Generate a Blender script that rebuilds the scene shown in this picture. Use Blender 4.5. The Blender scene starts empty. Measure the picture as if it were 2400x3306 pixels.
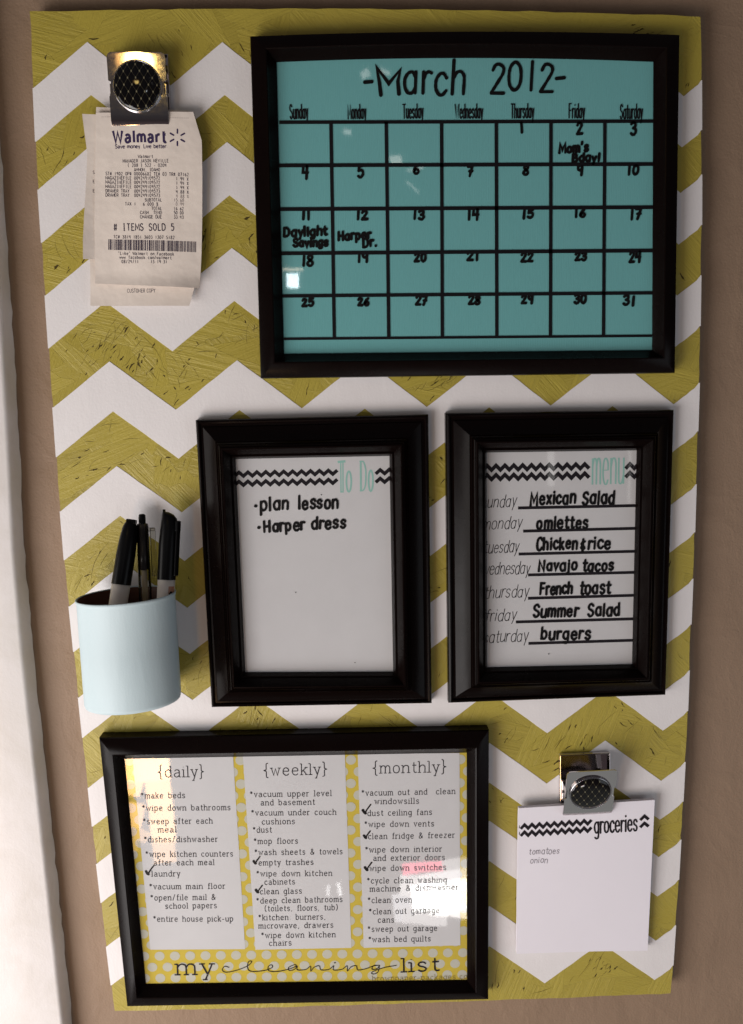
import bpy, math, random
from mathutils import Vector, Matrix
R = math.radians
scene = bpy.context.scene
COL = scene.collection

# ------------------------------------------------------------------ camera
FPX, CA, CB, CC = 2550.0, -.14574, -.02442, .02258      # focal length (px of a 2400 px wide picture), pitch, yaw, roll
CAM = Vector((-.0292, -.77603, .15616))
RC = Matrix.Rotation(CB, 3, 'Z') @ Matrix.Rotation(CA, 3, 'X') @ Matrix.Rotation(CC, 3, 'Y')   # x right, y forward, z up
cd = bpy.data.cameras.new('camera'); cam = bpy.data.objects.new('camera', cd); COL.objects.link(cam)
cd.sensor_fit = 'HORIZONTAL'; cd.sensor_width = 36; cd.lens = FPX / 2400 * 36
cd.clip_start = .02; cd.clip_end = 60
cam.matrix_world = Matrix.Translation(CAM) @ (RC @ Matrix.Rotation(R(90), 3, 'X')).to_4x4()
scene.camera = cam

# ------------------------------------------------------------------ world: dim room air, paler towards the floor
w = bpy.data.worlds.new('World'); scene.world = w; w.use_nodes = True
nt = w.node_tree; bg = nt.nodes['Background']
tc = nt.nodes.new('ShaderNodeTexCoord'); sp = nt.nodes.new('ShaderNodeSeparateXYZ'); cr = nt.nodes.new('ShaderNodeValToRGB')
mr = nt.nodes.new('ShaderNodeMapRange'); mr.inputs[1].default_value = -1; mr.inputs[2].default_value = 1
nt.links.new(tc.outputs['Generated'], sp.inputs[0]); nt.links.new(sp.outputs['Z'], mr.inputs[0]); nt.links.new(mr.outputs[0], cr.inputs[0])
e = cr.color_ramp.elements
e[0].position = 0; e[0].color = (.40, .42, .41, 1)
e[1].position = 1; e[1].color = (.16, .15, .165, 1)
for p_, c_ in ((.12, (.36, .37, .36, 1)), (.21, (.10, .075, .08, 1)), (.42, (.05, .04, .042, 1)), (.56, (.06, .055, .06, 1)), (.8, (.15, .14, .15, 1))):
    k = e.new(p_); k.color = c_
nt.links.new(cr.outputs[0], bg.inputs['Color']); bg.inputs['Strength'].default_value = .62

# ------------------------------------------------------------------ lamps
def area(name, loc, aim, sx, sy, radiance, color, roll=0):
    l = bpy.data.lights.new(name, 'AREA'); l.shape = 'RECTANGLE'; l.size = sx; l.size_y = sy
    l.energy = radiance * math.pi * sx * sy; l.color = color
    o = bpy.data.objects.new(name, l); COL.objects.link(o)
    d = (Vector(aim) - Vector(loc)).normalized()
    o.matrix_world = Matrix.Translation(loc) @ d.to_track_quat('-Z', 'Y').to_matrix().to_4x4() @ Matrix.Rotation(roll, 4, 'Z')
    return o
area('window_light', (-1.12, -1.02, -.84), (-.1, 0, -.25), .8, 1.15, 8.8, (1, .955, .94))
area('side_daylight', (-1.45, -.52, -.22), (0, -.02, -.15), .6, 1.0, 3.2, (1, .95, .9))
area('pale_blue_fill', (1.45, -1.1, -.5), (.1, 0, -.2), .9, 1.1, 1.1, (.86, .93, 1))  # added fill from the right, bluish like the cup's right side
def un(px, py, h=0.0):
    """photo pixel -> point on the plane h metres in front of the board"""
    d = RC @ Vector(((px - 1200) / FPX, 1, -(py - 1653) / FPX))
    t = (-h - CAM.y) / d.y
    return CAM + d * t
def T(s, ox, oy): return lambda x, y: (ox + x * s, oy + y * s)
T1, T2, T3, T4 = T(.5164, 0, 0), T(.9113, 800, 80), T(.9113, 800, 600), T(.5952, 0, 1050)
T5, T6, T7, T8 = T(.5164, 600, 1250), T(.6075, 1400, 1250), T(.8323, 280, 2320), T(.5164, 1550, 2250)
def mirrored_lamp(name, tl, br, h, dist, radiance, color, roll=0):
    """a bright spot of the room, placed where the picture glass mirrors it"""
    P = []
    for q in (tl, br):
        g = un(q[0], q[1], h); d = g - CAM; d.y = -d.y
        P.append(g + d * (dist / abs(d.y)))
    c = (P[0] + P[1]) / 2
    area(name, c, c + Vector((0, 1, 0)), abs(P[1].x - P[0].x), abs(P[1].z - P[0].z), radiance, color, roll)
GL = .009
def clip_lamp(name, tl, br, h, tilt, dist, radiance, color):
    n = Vector((0, -math.cos(tilt), -math.sin(tilt))); P = []
    for q in (tl, br):
        g = un(q[0], q[1], h); d = (g - CAM); d = d - 2 * d.dot(n) * n; P.append(g + d * (dist / d.length))
    c = (P[0] + P[1]) / 2
    area(name, c, un(420, 250, h), abs(P[1].x - P[0].x), abs(P[1].z - P[0].z) * 1.15, radiance, color)
clip_lamp('warm_glow_clip_wide', T1(640, 260), T1(1040, 412), .016, R(4), 1.02, 1.5, (1, .50, .14))
clip_lamp('warm_glow_clip', T1(745, 300), T1(1005, 415), .016, R(4), 1.0, 16, (1, .74, .24))
clip_lamp('warm_glow_clip_side', T1(940, 405), T1(1022, 500), .016, R(4), 1.0, 13, (1, .68, .18))
for a_, b_, rad_, rol_ in (((125, 120), (322, 245), 13, 0), ((225, 240), (330, 350), 9, .05), ((240, 345), (344, 480), 8, .02), ((130, 240), (215, 300), 9, -.3), ((125, 330), (222, 420), 6, -.25), ((185, 430), (240, 478), 3.5, -.5), ((252, 478), (347, 562), 4.5, .05), ((128, 420), (200, 520), 2.2, 0)):
    mirrored_lamp('sunlit_room_warm', T7(*a_), T7(*b_), GL, 1.5, rad_ * 2.0, (1, .56, .24), rol_)
for a_, b_, rad_, rol_, c_ in (((1262, 640), (1480, 742), 15, .05, (1, .98, .95)), ((1290, 600), (1480, 650), 7, .12, (1, .96, .95)), ((1215, 610), (1300, 690), 5.5, -.1, (1, .97, .95)), ((1190, 680), (1290, 790), 4.2, .1, (.97, .97, 1)), ((1330, 735), (1480, 765), 9, -.12, (1, .97, .92)), ((1225, 742), (1400, 800), 4, -.05, (1, .97, .95)), ((1380, 545), (1480, 600), 3.5, .15, (1, .96, .92)), ((1226, 562), (1390, 598), 8, .05, (1, .10, .20))):
    mirrored_lamp('sunlit_room_bright', T7(*a_), T7(*b_), GL, 1.5, rad_ * 1.45, c_, rol_)
mirrored_lamp('menu_glass_streak', T6(606, 300), T6(640, 520), GL, 2.2, 2.0, (1, .97, .93), .02)  # thin lamps added for the pale upright streaks in the menu glass
mirrored_lamp('menu_glass_streak', T6(1040, 300), T6(1048, 620), GL, 2.2, 1.6, (1, .97, .93), .01)
mirrored_lamp('sunlit_room_spark', T7(975, 640), T7(990, 690), GL, 1.5, 9, (1, 1, 1), .15)
mirrored_lamp('sunlit_room_sparks', T7(932, 650), T7(945, 690), GL, 1.5, 7, (1, 1, 1), -.1)
mirrored_lamp('far_window', T3(137, 307), T3(180, 358), GL, 2.5, 23.8, (.85, .95, 1), -.05)
mirrored_lamp('far_window_head', T3(126, 288), T3(196, 296), GL, 2.5, 8.5, (1, .8, .6), -.03)
mirrored_lamp('far_glint', T2(505, 465), T2(545, 497), GL, 2.5, 4.5, (1, .93, .85), .15)
mirrored_lamp('far_glint_b', T2(562, 506), T2(626, 514), GL, 2.5, 3.7, (1, .95, .9), .15)
mirrored_lamp('far_glint_c', T2(552, 573), T2(616, 579), GL, 2.5, 3.5, (1, .97, .92), -.72)
mirrored_lamp('far_glint_d', T2(335, 373), T2(364, 388), GL, 2.5, 4.5, (1, .97, .92), -.1)
mirrored_lamp('far_glint_e', T2(402, 158), T2(437, 186), GL, 2.5, 3.5, (1, .97, .92), .5)
mirrored_lamp('far_glint_f', T2(470, 158), T2(505, 172), GL, 2.5, 3.5, (1, .97, .92), -.4)

vs = scene.view_settings
vs.view_transform = 'Standard'; vs.look = 'None'; vs.exposure = .08; vs.gamma = 1; vs.use_curve_mapping = False

# ------------------------------------------------------------------ materials
def mat(name, col, rough=.5, spec=.5, metal=0, coat=0):
    m = bpy.data.materials.new(name); m.use_nodes = True
    b = m.node_tree.nodes['Principled BSDF']
    b.inputs['Base Color'].default_value = (*col, 1); b.inputs['Roughness'].default_value = rough
    b.inputs['Specular IOR Level'].default_value = spec; b.inputs['Metallic'].default_value = metal
    b.inputs['Coat Weight'].default_value = coat
    return m
class N:
    """small node-graph writer"""
    def __init__(s, m): s.m = m; s.t = m.node_tree; s.b = s.t.nodes['Principled BSDF']
    def n(s, typ, ins=None, **kw):
        o = s.t.nodes.new(typ)
        for k_, v in kw.items(): setattr(o, k_, v)
        for k_, v in (ins or {}).items():
            if isinstance(v, bpy.types.NodeSocket): s.t.links.new(v, o.inputs[k_])
            else: o.inputs[k_].default_value = v
        return o
    def math(s, op, a, b=0.0, clamp=False): return s.n('ShaderNodeMath', {0: a, 1: b}, operation=op, use_clamp=clamp).outputs[0]
    def obj(s): return s.n('ShaderNodeTexCoord').outputs['Object']
    def mapping(s, v, scale=(1, 1, 1), rot=(0, 0, 0), loc=(0, 0, 0)):
        return s.n('ShaderNodeMapping', {'Vector': v, 'Scale': scale, 'Rotation': rot, 'Location': loc}).outputs[0]
    def noise(s, v, scale, detail=4, rough=.55, dist=0):
        return s.n('ShaderNodeTexNoise', {'Vector': v, 'Scale': scale, 'Detail': detail, 'Roughness': rough, 'Distortion': dist}).outputs['Fac']
    def ramp(s, f, stops):
        r = s.n('ShaderNodeValToRGB', {0: f}); el = r.color_ramp.elements
        while len(el) < len(stops): el.new(.5)
        for q, (p, c) in zip(el, stops): q.position = p; q.color = (*c, 1) if len(c) == 3 else c
        return r.outputs[0]
    def mix(s, f, a, b):
        o = s.n('ShaderNodeMix', data_type='RGBA')
        for i_, v in ((0, f), (6, a), (7, b)):
            if isinstance(v, bpy.types.NodeSocket): s.t.links.new(v, o.inputs[i_])
            else: o.inputs[i_].default_value = v if i_ == 0 else (*v, 1)
        return o.outputs[2]
    def color(s, c): s.t.links.new(c, s.b.inputs['Base Color'])
    def rough(s, c): s.t.links.new(c, s.b.inputs['Roughness'])
    def bump(s, h, dist=.001, strength=1.0, prev=None):
        i_ = {'Height': h, 'Distance': dist, 'Strength': strength}
        if prev is not None: i_['Normal'] = prev
        o = s.n('ShaderNodeBump', i_).outputs[0]; s.t.links.new(o, s.b.inputs['Normal']); return o

# painted plaster wall
M_WALL = mat('tan_plaster', (.36, .262, .195), .62, .35); g = N(M_WALL); v = g.obj()
big = g.noise(v, 9, 5, .6, .8); mid = g.noise(g.mapping(v, (1, 1, .45), (0, .4, 0)), 38, 4, .55, .5); fine = g.noise(v, 420, 3, .6)
rid = g.math('SUBTRACT', 1.0, g.math('ABSOLUTE', g.math('MULTIPLY', g.math('SUBTRACT', g.noise(v, 13, 3, .5, .9), .5), 11), clamp=True))
g.color(g.mix(big, (.248, .168, .112), (.297, .205, .140)))
b1 = g.bump(mid, .0026, .55); b2 = g.bump(rid, .0007, .3, b1); g.bump(fine, .0006, .7, b2)
# white gloss paint of the casing
M_CASE = mat('white_gloss_paint', (.78, .73, .72), .38, .4); g = N(M_CASE); v = g.obj()
g.color(g.mix(g.ramp(g.noise(v, 14, 6, .7, .5), [(.42, (0, 0, 0)), (.75, (1, 1, 1))]), (.80, .765, .75), (.70, .66, .62)))
b1 = g.bump(g.noise(g.mapping(v, (1, 1, .25)), 40, 3, .5), .0009, .5); g.bump(g.noise(v, 420, 3, .6), .0003, .5, b1)
# painted strand board
def osb(m, cola, colb, dark, amount, relief):
    g = N(m); v = g.obj(); hs = []; ed = []
    for ang, off in ((.35, 0), (1.2, 3.1), (2.3, 7.7), (2.9, 11.3)):
        vv = g.mapping(v, (1, 1, 1), (0, ang, 0), (off, 0, off * .7))
        vv = g.mapping(vv, (9, 1, 31))
        wob = g.n('ShaderNodeVectorMath', {0: vv, 1: g.n('ShaderNodeVectorMath', {0: g.n('ShaderNodeTexNoise', {'Vector': vv, 'Scale': 1.6, 'Detail': 2}).outputs['Color'], 1: (.35, 0, .35)}, operation='MULTIPLY').outputs[0]}, operation='ADD').outputs[0]
        vo = g.n('ShaderNodeTexVoronoi', {'Vector': wob, 'Scale': 1.0, 'Randomness': 1.0}, voronoi_dimensions='3D')
        sep = g.n('ShaderNodeSeparateColor', {0: vo.outputs['Color']})
        gr = g.noise(g.mapping(vv, (.5, 1, 3)), 2.4, 5, .7)
        hs.append(g.math('ADD', sep.outputs[0], g.math('MULTIPLY', gr, .2)))
    top = g.math('MAXIMUM', g.math('MAXIMUM', hs[0], hs[1]), g.math('MAXIMUM', hs[2], hs[3]))
    low = g.math('SUBTRACT', 1.0, g.math('MULTIPLY', g.math('SUBTRACT', top, .62), 8), clamp=True)    # where no strand lies on top: a hollow
    patch = g.ramp(g.noise(v, 9, 3, .5), [(.45, (0, 0, 0)), (.62, (1, 1, 1))])
    fib = g.noise(g.mapping(v, (60, 1, 420), (0, .9, 0)), 1.0, 4, .65)
    fl = g.ramp(fib, [(.63, (0, 0, 0)), (.70, (1, 1, 1))])
    base = g.mix(g.noise(v, 30, 5, .65), cola, colb)
    base = g.mix(g.math('MULTIPLY', g.math('SUBTRACT', top, .6, clamp=True), .9), base, tuple(c * 1.12 for c in colb))
    f = g.math('MULTIPLY', g.math('MULTIPLY', low, patch), amount * .2)
    f2 = g.math('MULTIPLY', g.math('MULTIPLY', fl, g.noise(v, 14, 3, .6)), amount * .35)
    g.color(g.mix(g.math('ADD', f, f2, clamp=True), base, dark))
    b1 = g.bump(top, .0060 * relief, 1.0)
    g.bump(g.noise(v, 330, 4, .6), .0005 * relief, .6, b1)
    return g
M_OSB = mat('citron_painted_strand_board', (.4, .35, .06), .42, .45); osb(M_OSB, (.343, .272, .038), (.402, .325, .053), (.075, .05, .012), .75, 1.0)
M_VINYL = mat('white_vinyl', (.76, .735, .735), .45, .4); g = N(M_VINYL); v = g.obj()
g.color(g.mix(g.noise(v, 26, 4, .6), (.73, .70, .70), (.79, .765, .765)))
b1 = g.bump(g.noise(g.mapping(v, (1, 1, .4), (0, .5, 0)), 55, 4, .6), .0007, .5); g.bump(g.noise(v, 400, 3, .6), .0003, .5, b1)
M_GAP = mat('dark_gap_sliver', (.06, .042, .010), .8, .2)  # even dark brown for the slivers laid over the strand board
M_FRAME = mat('espresso_frame', (.012, .006, .005), .25, .095); g = N(M_FRAME); v = g.obj()
g.color(g.mix(g.noise(g.mapping(v, (3, 3, 3)), 90, 4, .7), (.0022, .0010, .0009), (.0048, .0022, .0018)))
g.rough(g.ramp(g.noise(v, 22, 3, .6), [(.3, (.24,) * 3), (.7, (.30,) * 3)])); g.bump(g.noise(v, 260, 2, .5), .0001, .25)
# framing glass: lets light straight through, mirrors by angle
M_GLASS = bpy.data.materials.new('picture_glass'); M_GLASS.use_nodes = True; t_ = M_GLASS.node_tree; t_.nodes.clear()
o_ = t_.nodes.new('ShaderNodeOutputMaterial'); mx = t_.nodes.new('ShaderNodeMixShader'); tr = t_.nodes.new('ShaderNodeBsdfTransparent'); gl = t_.nodes.new('ShaderNodeBsdfGlossy'); fr = t_.nodes.new('ShaderNodeLayerWeight'); pw = t_.nodes.new('ShaderNodeMath'); ml = t_.nodes.new('ShaderNodeMath')
tr.inputs[0].default_value = (.95, .96, .955, 1); gl.inputs['Roughness'].default_value = .03; fr.inputs[0].default_value = .5; pw.operation = 'POWER'; pw.inputs[1].default_value = 5; ml.operation = 'MULTIPLY_ADD'; ml.inputs[1].default_value = .92; ml.inputs[2].default_value = .055
nz = t_.nodes.new('ShaderNodeTexNoise'); nz.inputs['Scale'].default_value = 9; nz.inputs['Detail'].default_value = 2
tcg = t_.nodes.new('ShaderNodeTexCoord'); bmp = t_.nodes.new('ShaderNodeBump'); bmp.inputs['Distance'].default_value = .00025; bmp.inputs['Strength'].default_value = .6
t_.links.new(tcg.outputs['Object'], nz.inputs['Vector']); t_.links.new(nz.outputs['Fac'], bmp.inputs['Height']); t_.links.new(bmp.outputs[0], gl.inputs['Normal'])
t_.links.new(fr.outputs['Facing'], pw.inputs[0]); t_.links.new(pw.outputs[0], ml.inputs[0]); t_.links.new(ml.outputs[0], mx.inputs[0]); t_.links.new(tr.outputs[0], mx.inputs[1]); t_.links.new(gl.outputs[0], mx.inputs[2]); t_.links.new(mx.outputs[0], o_.inputs[0])
# turquoise ribbed cloth
M_CLOTH = mat('turquoise_ribbed_cloth', (.10, .42, .42), .85, .2); g = N(M_CLOTH); v = g.obj()
wv = g.n('ShaderNodeTexWave', {'Vector': g.mapping(v, (1, 1, 1)), 'Scale': 190.0, 'Distortion': .6, 'Detail': 1.0, 'Detail Scale': 2.0}, wave_type='BANDS', bands_direction='X').outputs['Fac']
wz = g.noise(g.mapping(v, (500, 1, 90)), 1, 3, .6)
g.color(g.mix(g.math('ADD', g.math('MULTIPLY', wv, .25), g.math('MULTIPLY', wz, .75)), (.165, .445, .46), (.19, .485, .495))); g.bump(wv, .0002, .35)
def paper(name, c1, c2, sc=40, bump=.0004):
    m = mat(name, c1, .75, .25); g = N(m); v = g.obj()
    g.color(g.mix(g.noise(v, sc, 5, .6), c1, c2)); b1 = g.bump(g.noise(v, 30, 3, .5), bump, .5); g.bump(g.noise(v, 900, 2, .5), .0001, .5, b1); return m
M_PAPER = paper('white_print_paper', (.63, .612, .628), (.68, .662, .678))
M_PAD = paper('bright_white_paper', (.80, .77, .83), (.83, .80, .86))
M_RCPT = paper('thermal_receipt_paper', (.735, .65, .58), (.79, .71, .64), 60, .004)
M_YEL = mat('yellow_print', (.60, .46, .055), .7, .25); g = N(M_YEL); g.color(g.mix(g.noise(g.obj(), 120, 4, .6), (.58, .44, .05), (.66, .50, .075)))
M_DOT = mat('pale_dot_print', (.56, .54, .46), .7, .25)
M_INK = mat('black_print_ink', (.012, .009, .013), .6, .2)
M_TYPE = mat('grey_black_type_ink', (.028, .025, .03), .6, .2)
M_MARK = mat('dry_erase_ink', (.004, .0035, .004), .5, .2)
M_VLINE = mat('black_vinyl_line', (.006, .005, .007), .5, .2)
M_AQUA = mat('aqua_print_ink', (.32, .57, .51), .7, .25)
M_PENCIL = mat('pencil_grey', (.22, .20, .23), .7, .3)
M_FADE = mat('faded_thermal_ink', (.30, .26, .25), .7, .25)
M_THERM = mat('thermal_ink', (.05, .038, .06), .7, .2)
M_CHROME = mat('polished_steel', (.66, .62, .62), .11, .5, 1); g = N(M_CHROME); b1 = g.bump(g.noise(g.obj(), 30, 2, .5), .0004, .2)
g.rough(g.ramp(g.noise(g.obj(), 200, 4, .7), [(.35, (.05,) * 3), (.7, (.10,) * 3)]))
M_BEZEL = mat('bezel_steel', (.36, .35, .36), .16, .5, 1)
M_CAB = mat('lattice_cabochon', (.008, .007, .008), .06, .35); g = N(M_CAB); v = g.obj(); s3 = g.n('ShaderNodeSeparateXYZ', {0: v})
P_ = .0072
u1 = g.math('MULTIPLY', g.math('ADD', s3.outputs[0], g.math('MULTIPLY', s3.outputs[2], .64)), 1 / P_); u2 = g.math('MULTIPLY', g.math('SUBTRACT', s3.outputs[0], g.math('MULTIPLY', s3.outputs[2], .64)), 1 / P_)
d1 = g.math('ABSOLUTE', g.math('SUBTRACT', g.math('FRACT', u1), .5)); d2 = g.math('ABSOLUTE', g.math('SUBTRACT', g.math('FRACT', u2), .5))
ln = g.math('LESS_THAN', g.math('MINIMUM', d1, d2), .03); dt = g.math('LESS_THAN', g.math('MAXIMUM', d1, d2), .10)
g.color(g.mix(dt, g.mix(ln, (.004, .0035, .004), (.035, .03, .018)), (.17, .155, .10)))
M_TIN = mat('pale_blue_painted_tin', (.58, .67, .70), .5, .4); g = N(M_TIN); v = g.obj()
g.color(g.mix(g.noise(g.mapping(v, (1, 1, .3)), 40, 5, .6), (.47, .585, .625), (.52, .63, .665))); b1 = g.bump(g.noise(g.mapping(v, (1, 1, .2)), 120, 4, .6), .0005, .5); g.bump(g.noise(v, 500, 3, .6), .0002, .5, b1)
M_TININ = mat('rust_brown_tin_inside', (.085, .026, .014), .5, .4)
M_BLACKP = mat('black_plastic', (.003, .003, .0034), .28, .16)
M_WHITEP = mat('cream_plastic', (.80, .75, .69), .38, .45)
M_CLEAR = bpy.data.materials.new('clear_plastic'); M_CLEAR.use_nodes = True; t_ = M_CLEAR.node_tree; t_.nodes.clear()
o_ = t_.nodes.new('ShaderNodeOutputMaterial'); mx = t_.nodes.new('ShaderNodeMixShader'); tr = t_.nodes.new('ShaderNodeBsdfTransparent'); gl = t_.nodes.new('ShaderNodeBsdfGlossy'); lw = t_.nodes.new('ShaderNodeLayerWeight')
tr.inputs[0].default_value = (.88, .87, .83, 1); gl.inputs['Roughness'].default_value = .08; lw.inputs[0].default_value = .35
t_.links.new(lw.outputs['Fresnel'], mx.inputs[0]); t_.links.new(tr.outputs[0], mx.inputs[1]); t_.links.new(gl.outputs[0], mx.inputs[2]); t_.links.new(mx.outputs[0], o_.inputs[0])
M_SMOKE = mat('dark_pen_core', (.022, .014, .010), .3, .5); M_REFILL = mat('cloudy_refill', (.60, .52, .38), .4, .4)
M_LOGO1 = mat('copper_print', (.36, .16, .09), .4, .4); M_PULP = paper('pad_edge', (.66, .63, .68), (.74, .71, .76))

# ------------------------------------------------------------------ object helpers
def link(name, verts, faces, material, parent=None, smooth=False):
    me = bpy.data.meshes.new(name); me.from_pydata([tuple(p) for p in verts], [], faces); me.update()
    for m in (material if isinstance(material, (list, tuple)) else [material]): me.materials.append(m)
    if smooth:
        for p in me.polygons: p.use_smooth = True
    o = bpy.data.objects.new(name, me); COL.objects.link(o)
    if parent is not None:
        o.parent = parent; o.matrix_parent_inverse = parent.matrix_world.inverted()
    return o
def thing(name, loc, label, cat, group=None, rot=None):
    o = bpy.data.objects.new(name, None); COL.objects.link(o); o.empty_display_size = .02
    o.matrix_world = Matrix.Translation(loc) @ (rot.to_4x4() if rot is not None else Matrix.Identity(4))
    o['label'] = label; o['category'] = cat
    if group: o['group'] = group
    return o
class MB:
    def __init__(s): s.v = []; s.f = []
    def add(s, V, F):
        k = len(s.v); s.v += [Vector(p) for p in V]; s.f += [[i + k for i in q] for q in F]; return s
    def box(s, x0, x1, y0, y1, z0, z1, M=None):
        V = [Vector((x, y, z)) for x in (x0, x1) for y in (y0, y1) for z in (z0, z1)]
        if M: V = [M @ p for p in V]
        return s.add(V, [(0, 1, 3, 2), (4, 6, 7, 5), (0, 4, 5, 1), (2, 3, 7, 6), (0, 2, 6, 4), (1, 5, 7, 3)])
    def lathe(s, prof, M, n=28):
        k = len(s.v); V = []; F = []
        for r, z in prof:
            for i in range(n):
                a = 2 * math.pi * i / n; V.append(M @ Vector((r * math.cos(a), r * math.sin(a), z)))
        for j in range(len(prof) - 1):
            for i in range(n):
                a, b = j * n + i, j * n + (i + 1) % n; F.append((a, b, b + n, a + n))
        return s.add(V, F)
    def build(s, name, m, parent=None, smooth=False): return link(name, s.v, s.f, m, parent, smooth)
def shade_auto(o, ang=40):
    for p in o.data.polygons: p.use_smooth = True
    o.data.set_sharp_from_angle(angle=R(ang))
def bevel(o, wdt, seg=2):
    m = o.modifiers.new('bevel', 'BEVEL'); m.width = wdt; m.segments = seg; m.limit_method = 'ANGLE'; m.angle_limit = R(40)

# ------------------------------------------------------------------ lettering: a single-line alphabet (x-height 10, capitals 15)
F_ = {}
def G(ch, wd, *st): F_[ch] = (wd, st)
G('a', 9, '~8,7.4 6,9.9 3.2,9.6 1,7 1,3.2 3,.3 6,.2 8,2.8', '8,10 8,0'); G('b', 9, '1,15 1,0', '~1,7 3.2,9.8 6,9.8 8,7 8,3 6,.2 3.2,.2 1,2.8')
G('c', 8, '~7.6,8 5.5,10 3,9.6 1,7 1,3.2 3,.4 5.5,0 7.8,2'); G('d', 9, '8,15 8,0', '~8,7.4 6,9.9 3.2,9.6 1,7 1,3.2 3,.3 6,.2 8,2.8')
G('e', 9, '1,5.4 8,5.4', '~8,5.4 7.5,8.4 4.8,10 2.2,9 1,6 1.2,2.8 3.2,.3 6,0 8,1.8'); G('f', 6, '~6.5,14.2 4.8,15 3.2,13.6 3,11 3,0', '1,10 6,10')
G('g', 9, '~8,7.4 6,9.9 3.2,9.6 1,7 1,3.4 3,.6 6,.4 8,3', '~8,10 8,4 8,-2 6.8,-4.6 4,-5 1.5,-4'); G('h', 9, '1,15 1,0', '~1,6.5 3,9.4 5.6,10 7.6,8.4 8,6 8,0')
G('i', 3, '1.5,10 1.5,0', '1.5,13.4 1.5,14'); G('j', 5, '~3,10 3,0 2.8,-3 1.2,-5 -.5,-4.6', '3,13.4 3,14'); G('k', 8, '1,15 1,0', '7,10 1,4', '3,6 7.5,0')
G('l', 3, '1.5,15 1.5,0'); G('m', 13, '1,10 1,0', '~1,7 2.6,9.6 4.6,10 6.2,8.6 6.5,6 6.5,0', '~6.5,7 8,9.6 10,10 11.6,8.6 12,6 12,0')
G('n', 9, '1,10 1,0', '~1,6.5 3,9.4 5.6,10 7.6,8.4 8,6 8,0'); G('o', 9, '~4.5,10 7.2,8.8 8.2,5 7.2,1.2 4.5,0 1.8,1.2 .8,5 1.8,8.8 4.5,10')
G('p', 9, '1,10 1,-5', '~1,7 3.2,9.8 6,9.8 8,7 8,3 6,.2 3.2,.2 1,2.8'); G('q', 9, '8,10 8,-5', '~8,7.4 6,9.9 3.2,9.6 1,7 1,3.2 3,.3 6,.2 8,2.8')
G('r', 6, '1,10 1,0', '~1,6 2.4,9 4.4,10 6.2,9.4'); G('s', 8, '~7,8.2 5.2,10 2.6,9.8 1.2,7.8 2.4,5.8 5.4,4.6 7,2.6 5.8,.4 3,0 1,1.6')
G('t', 6, '~3,14 3,3 3.6,.6 5,0 6.4,.6', '1,10 6,10'); G('u', 9, '~1,10 1,4 1.6,1 3.6,0 6,.8 8,3.4', '8,10 8,0'); G('v', 8, '1,10 4.2,0 7.4,10')
G('w', 12, '1,10 3.6,0 6,9 8.4,0 11,10'); G('x', 8, '1,10 7.4,0', '7.4,10 1,0'); G('y', 8, '1,10 4.4,.6', '7.6,10 3.2,-5'); G('z', 8, '1,10 7.2,10 1,0 7.4,0')
G('A', 11, '1,0 5.5,15 10,0', '2.8,5 8.2,5'); G('B', 10, '1,0 1,15', '~1,15 6,15 8,13 7.6,9.6 5,8 1,8', '~1,8 6,8 9,6 9,2 6,0 1,0'); G('C', 10, '~9,12 7,14.6 4.5,15 2,13 1,7.5 2,2 4.5,0 7,.4 9,3')
G('D', 11, '1,0 1,15', '~1,15 5,15 8.6,12.6 9.6,7.5 8.6,2.4 5,0 1,0'); G('E', 9, '8,15 1,15 1,0 8,0', '1,8 7,8'); G('F', 9, '8,15 1,15 1,0', '1,8 7,8')
G('G', 11, '~9,12 7,14.6 4.5,15 2,13 1,7.5 2,2 4.5,0 7.4,.6 9,3.4', '6,7 9,7 9,0'); G('H', 11, '1,0 1,15', '9.6,0 9.6,15', '1,7.6 9.6,7.6'); G('I', 5, '2.5,0 2.5,15', '.6,15 4.4,15', '.6,0 4.4,0')
G('J', 8, '~6.6,15 6.6,4 5.4,.8 3.4,0 1,2'); G('K', 10, '1,0 1,15', '9,15 1,6', '3.6,9 9,0'); G('L', 8, '1,15 1,0 7.6,0'); G('M', 13, '1,0 1.6,15 6.5,4 11.4,15 12,0')
G('N', 11, '1,0 1,15 9.6,0 9.6,15'); G('O', 11, '~5.5,15 8.8,12.6 10,7.5 8.8,2.4 5.5,0 2.2,2.4 1,7.5 2.2,12.6 5.5,15'); G('P', 10, '1,0 1,15', '~1,15 6,15 9,13 9,9 6,7 1,7'); G('Q', 11, '~5.5,15 8.8,12.6 10,7.5 8.8,2.4 5.5,0 2.2,2.4 1,7.5 2.2,12.6 5.5,15', '6.5,4 10,-1')
G('R', 10, '1,0 1,15', '~1,15 6,15 8.6,13 8.6,9.4 6,7.4 1,7.4', '5,7.4 9,0'); G('S', 10, '~8.6,12.6 6.6,14.8 3.6,14.8 1.4,12.4 2,9.4 5,7.8 8,6 8.8,3 6.8,.4 3.6,0 1,2.4'); G('T', 10, '5,15 5,0', '.6,15 9.4,15')
G('U', 11, '~1,15 1,5 2.4,1.2 5.4,0 8.4,1.2 9.6,5 9.6,15'); G('V', 10, '.6,15 5,0 9.4,15'); G('W', 15, '.6,15 4,0 7.5,13 11,0 14.4,15'); G('X', 10, '1,15 9,0', '9,15 1,0'); G('Y', 10, '.8,15 5,8 5,0', '9.2,15 5,8'); G('Z', 10, '1,15 9,15 1,0 9,0')
G('0', 9, '~4.5,15 7.4,12.4 8.2,7.5 7.4,2.6 4.5,0 1.6,2.6 .8,7.5 1.6,12.4 4.5,15'); G('1', 5, '2.8,15 2.8,0'); G('2', 9, '~1.2,12 2.6,14.6 5,15 7.4,13.4 7.4,10.6 5,6.4 1,.2', '1,0 8.4,0')
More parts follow.
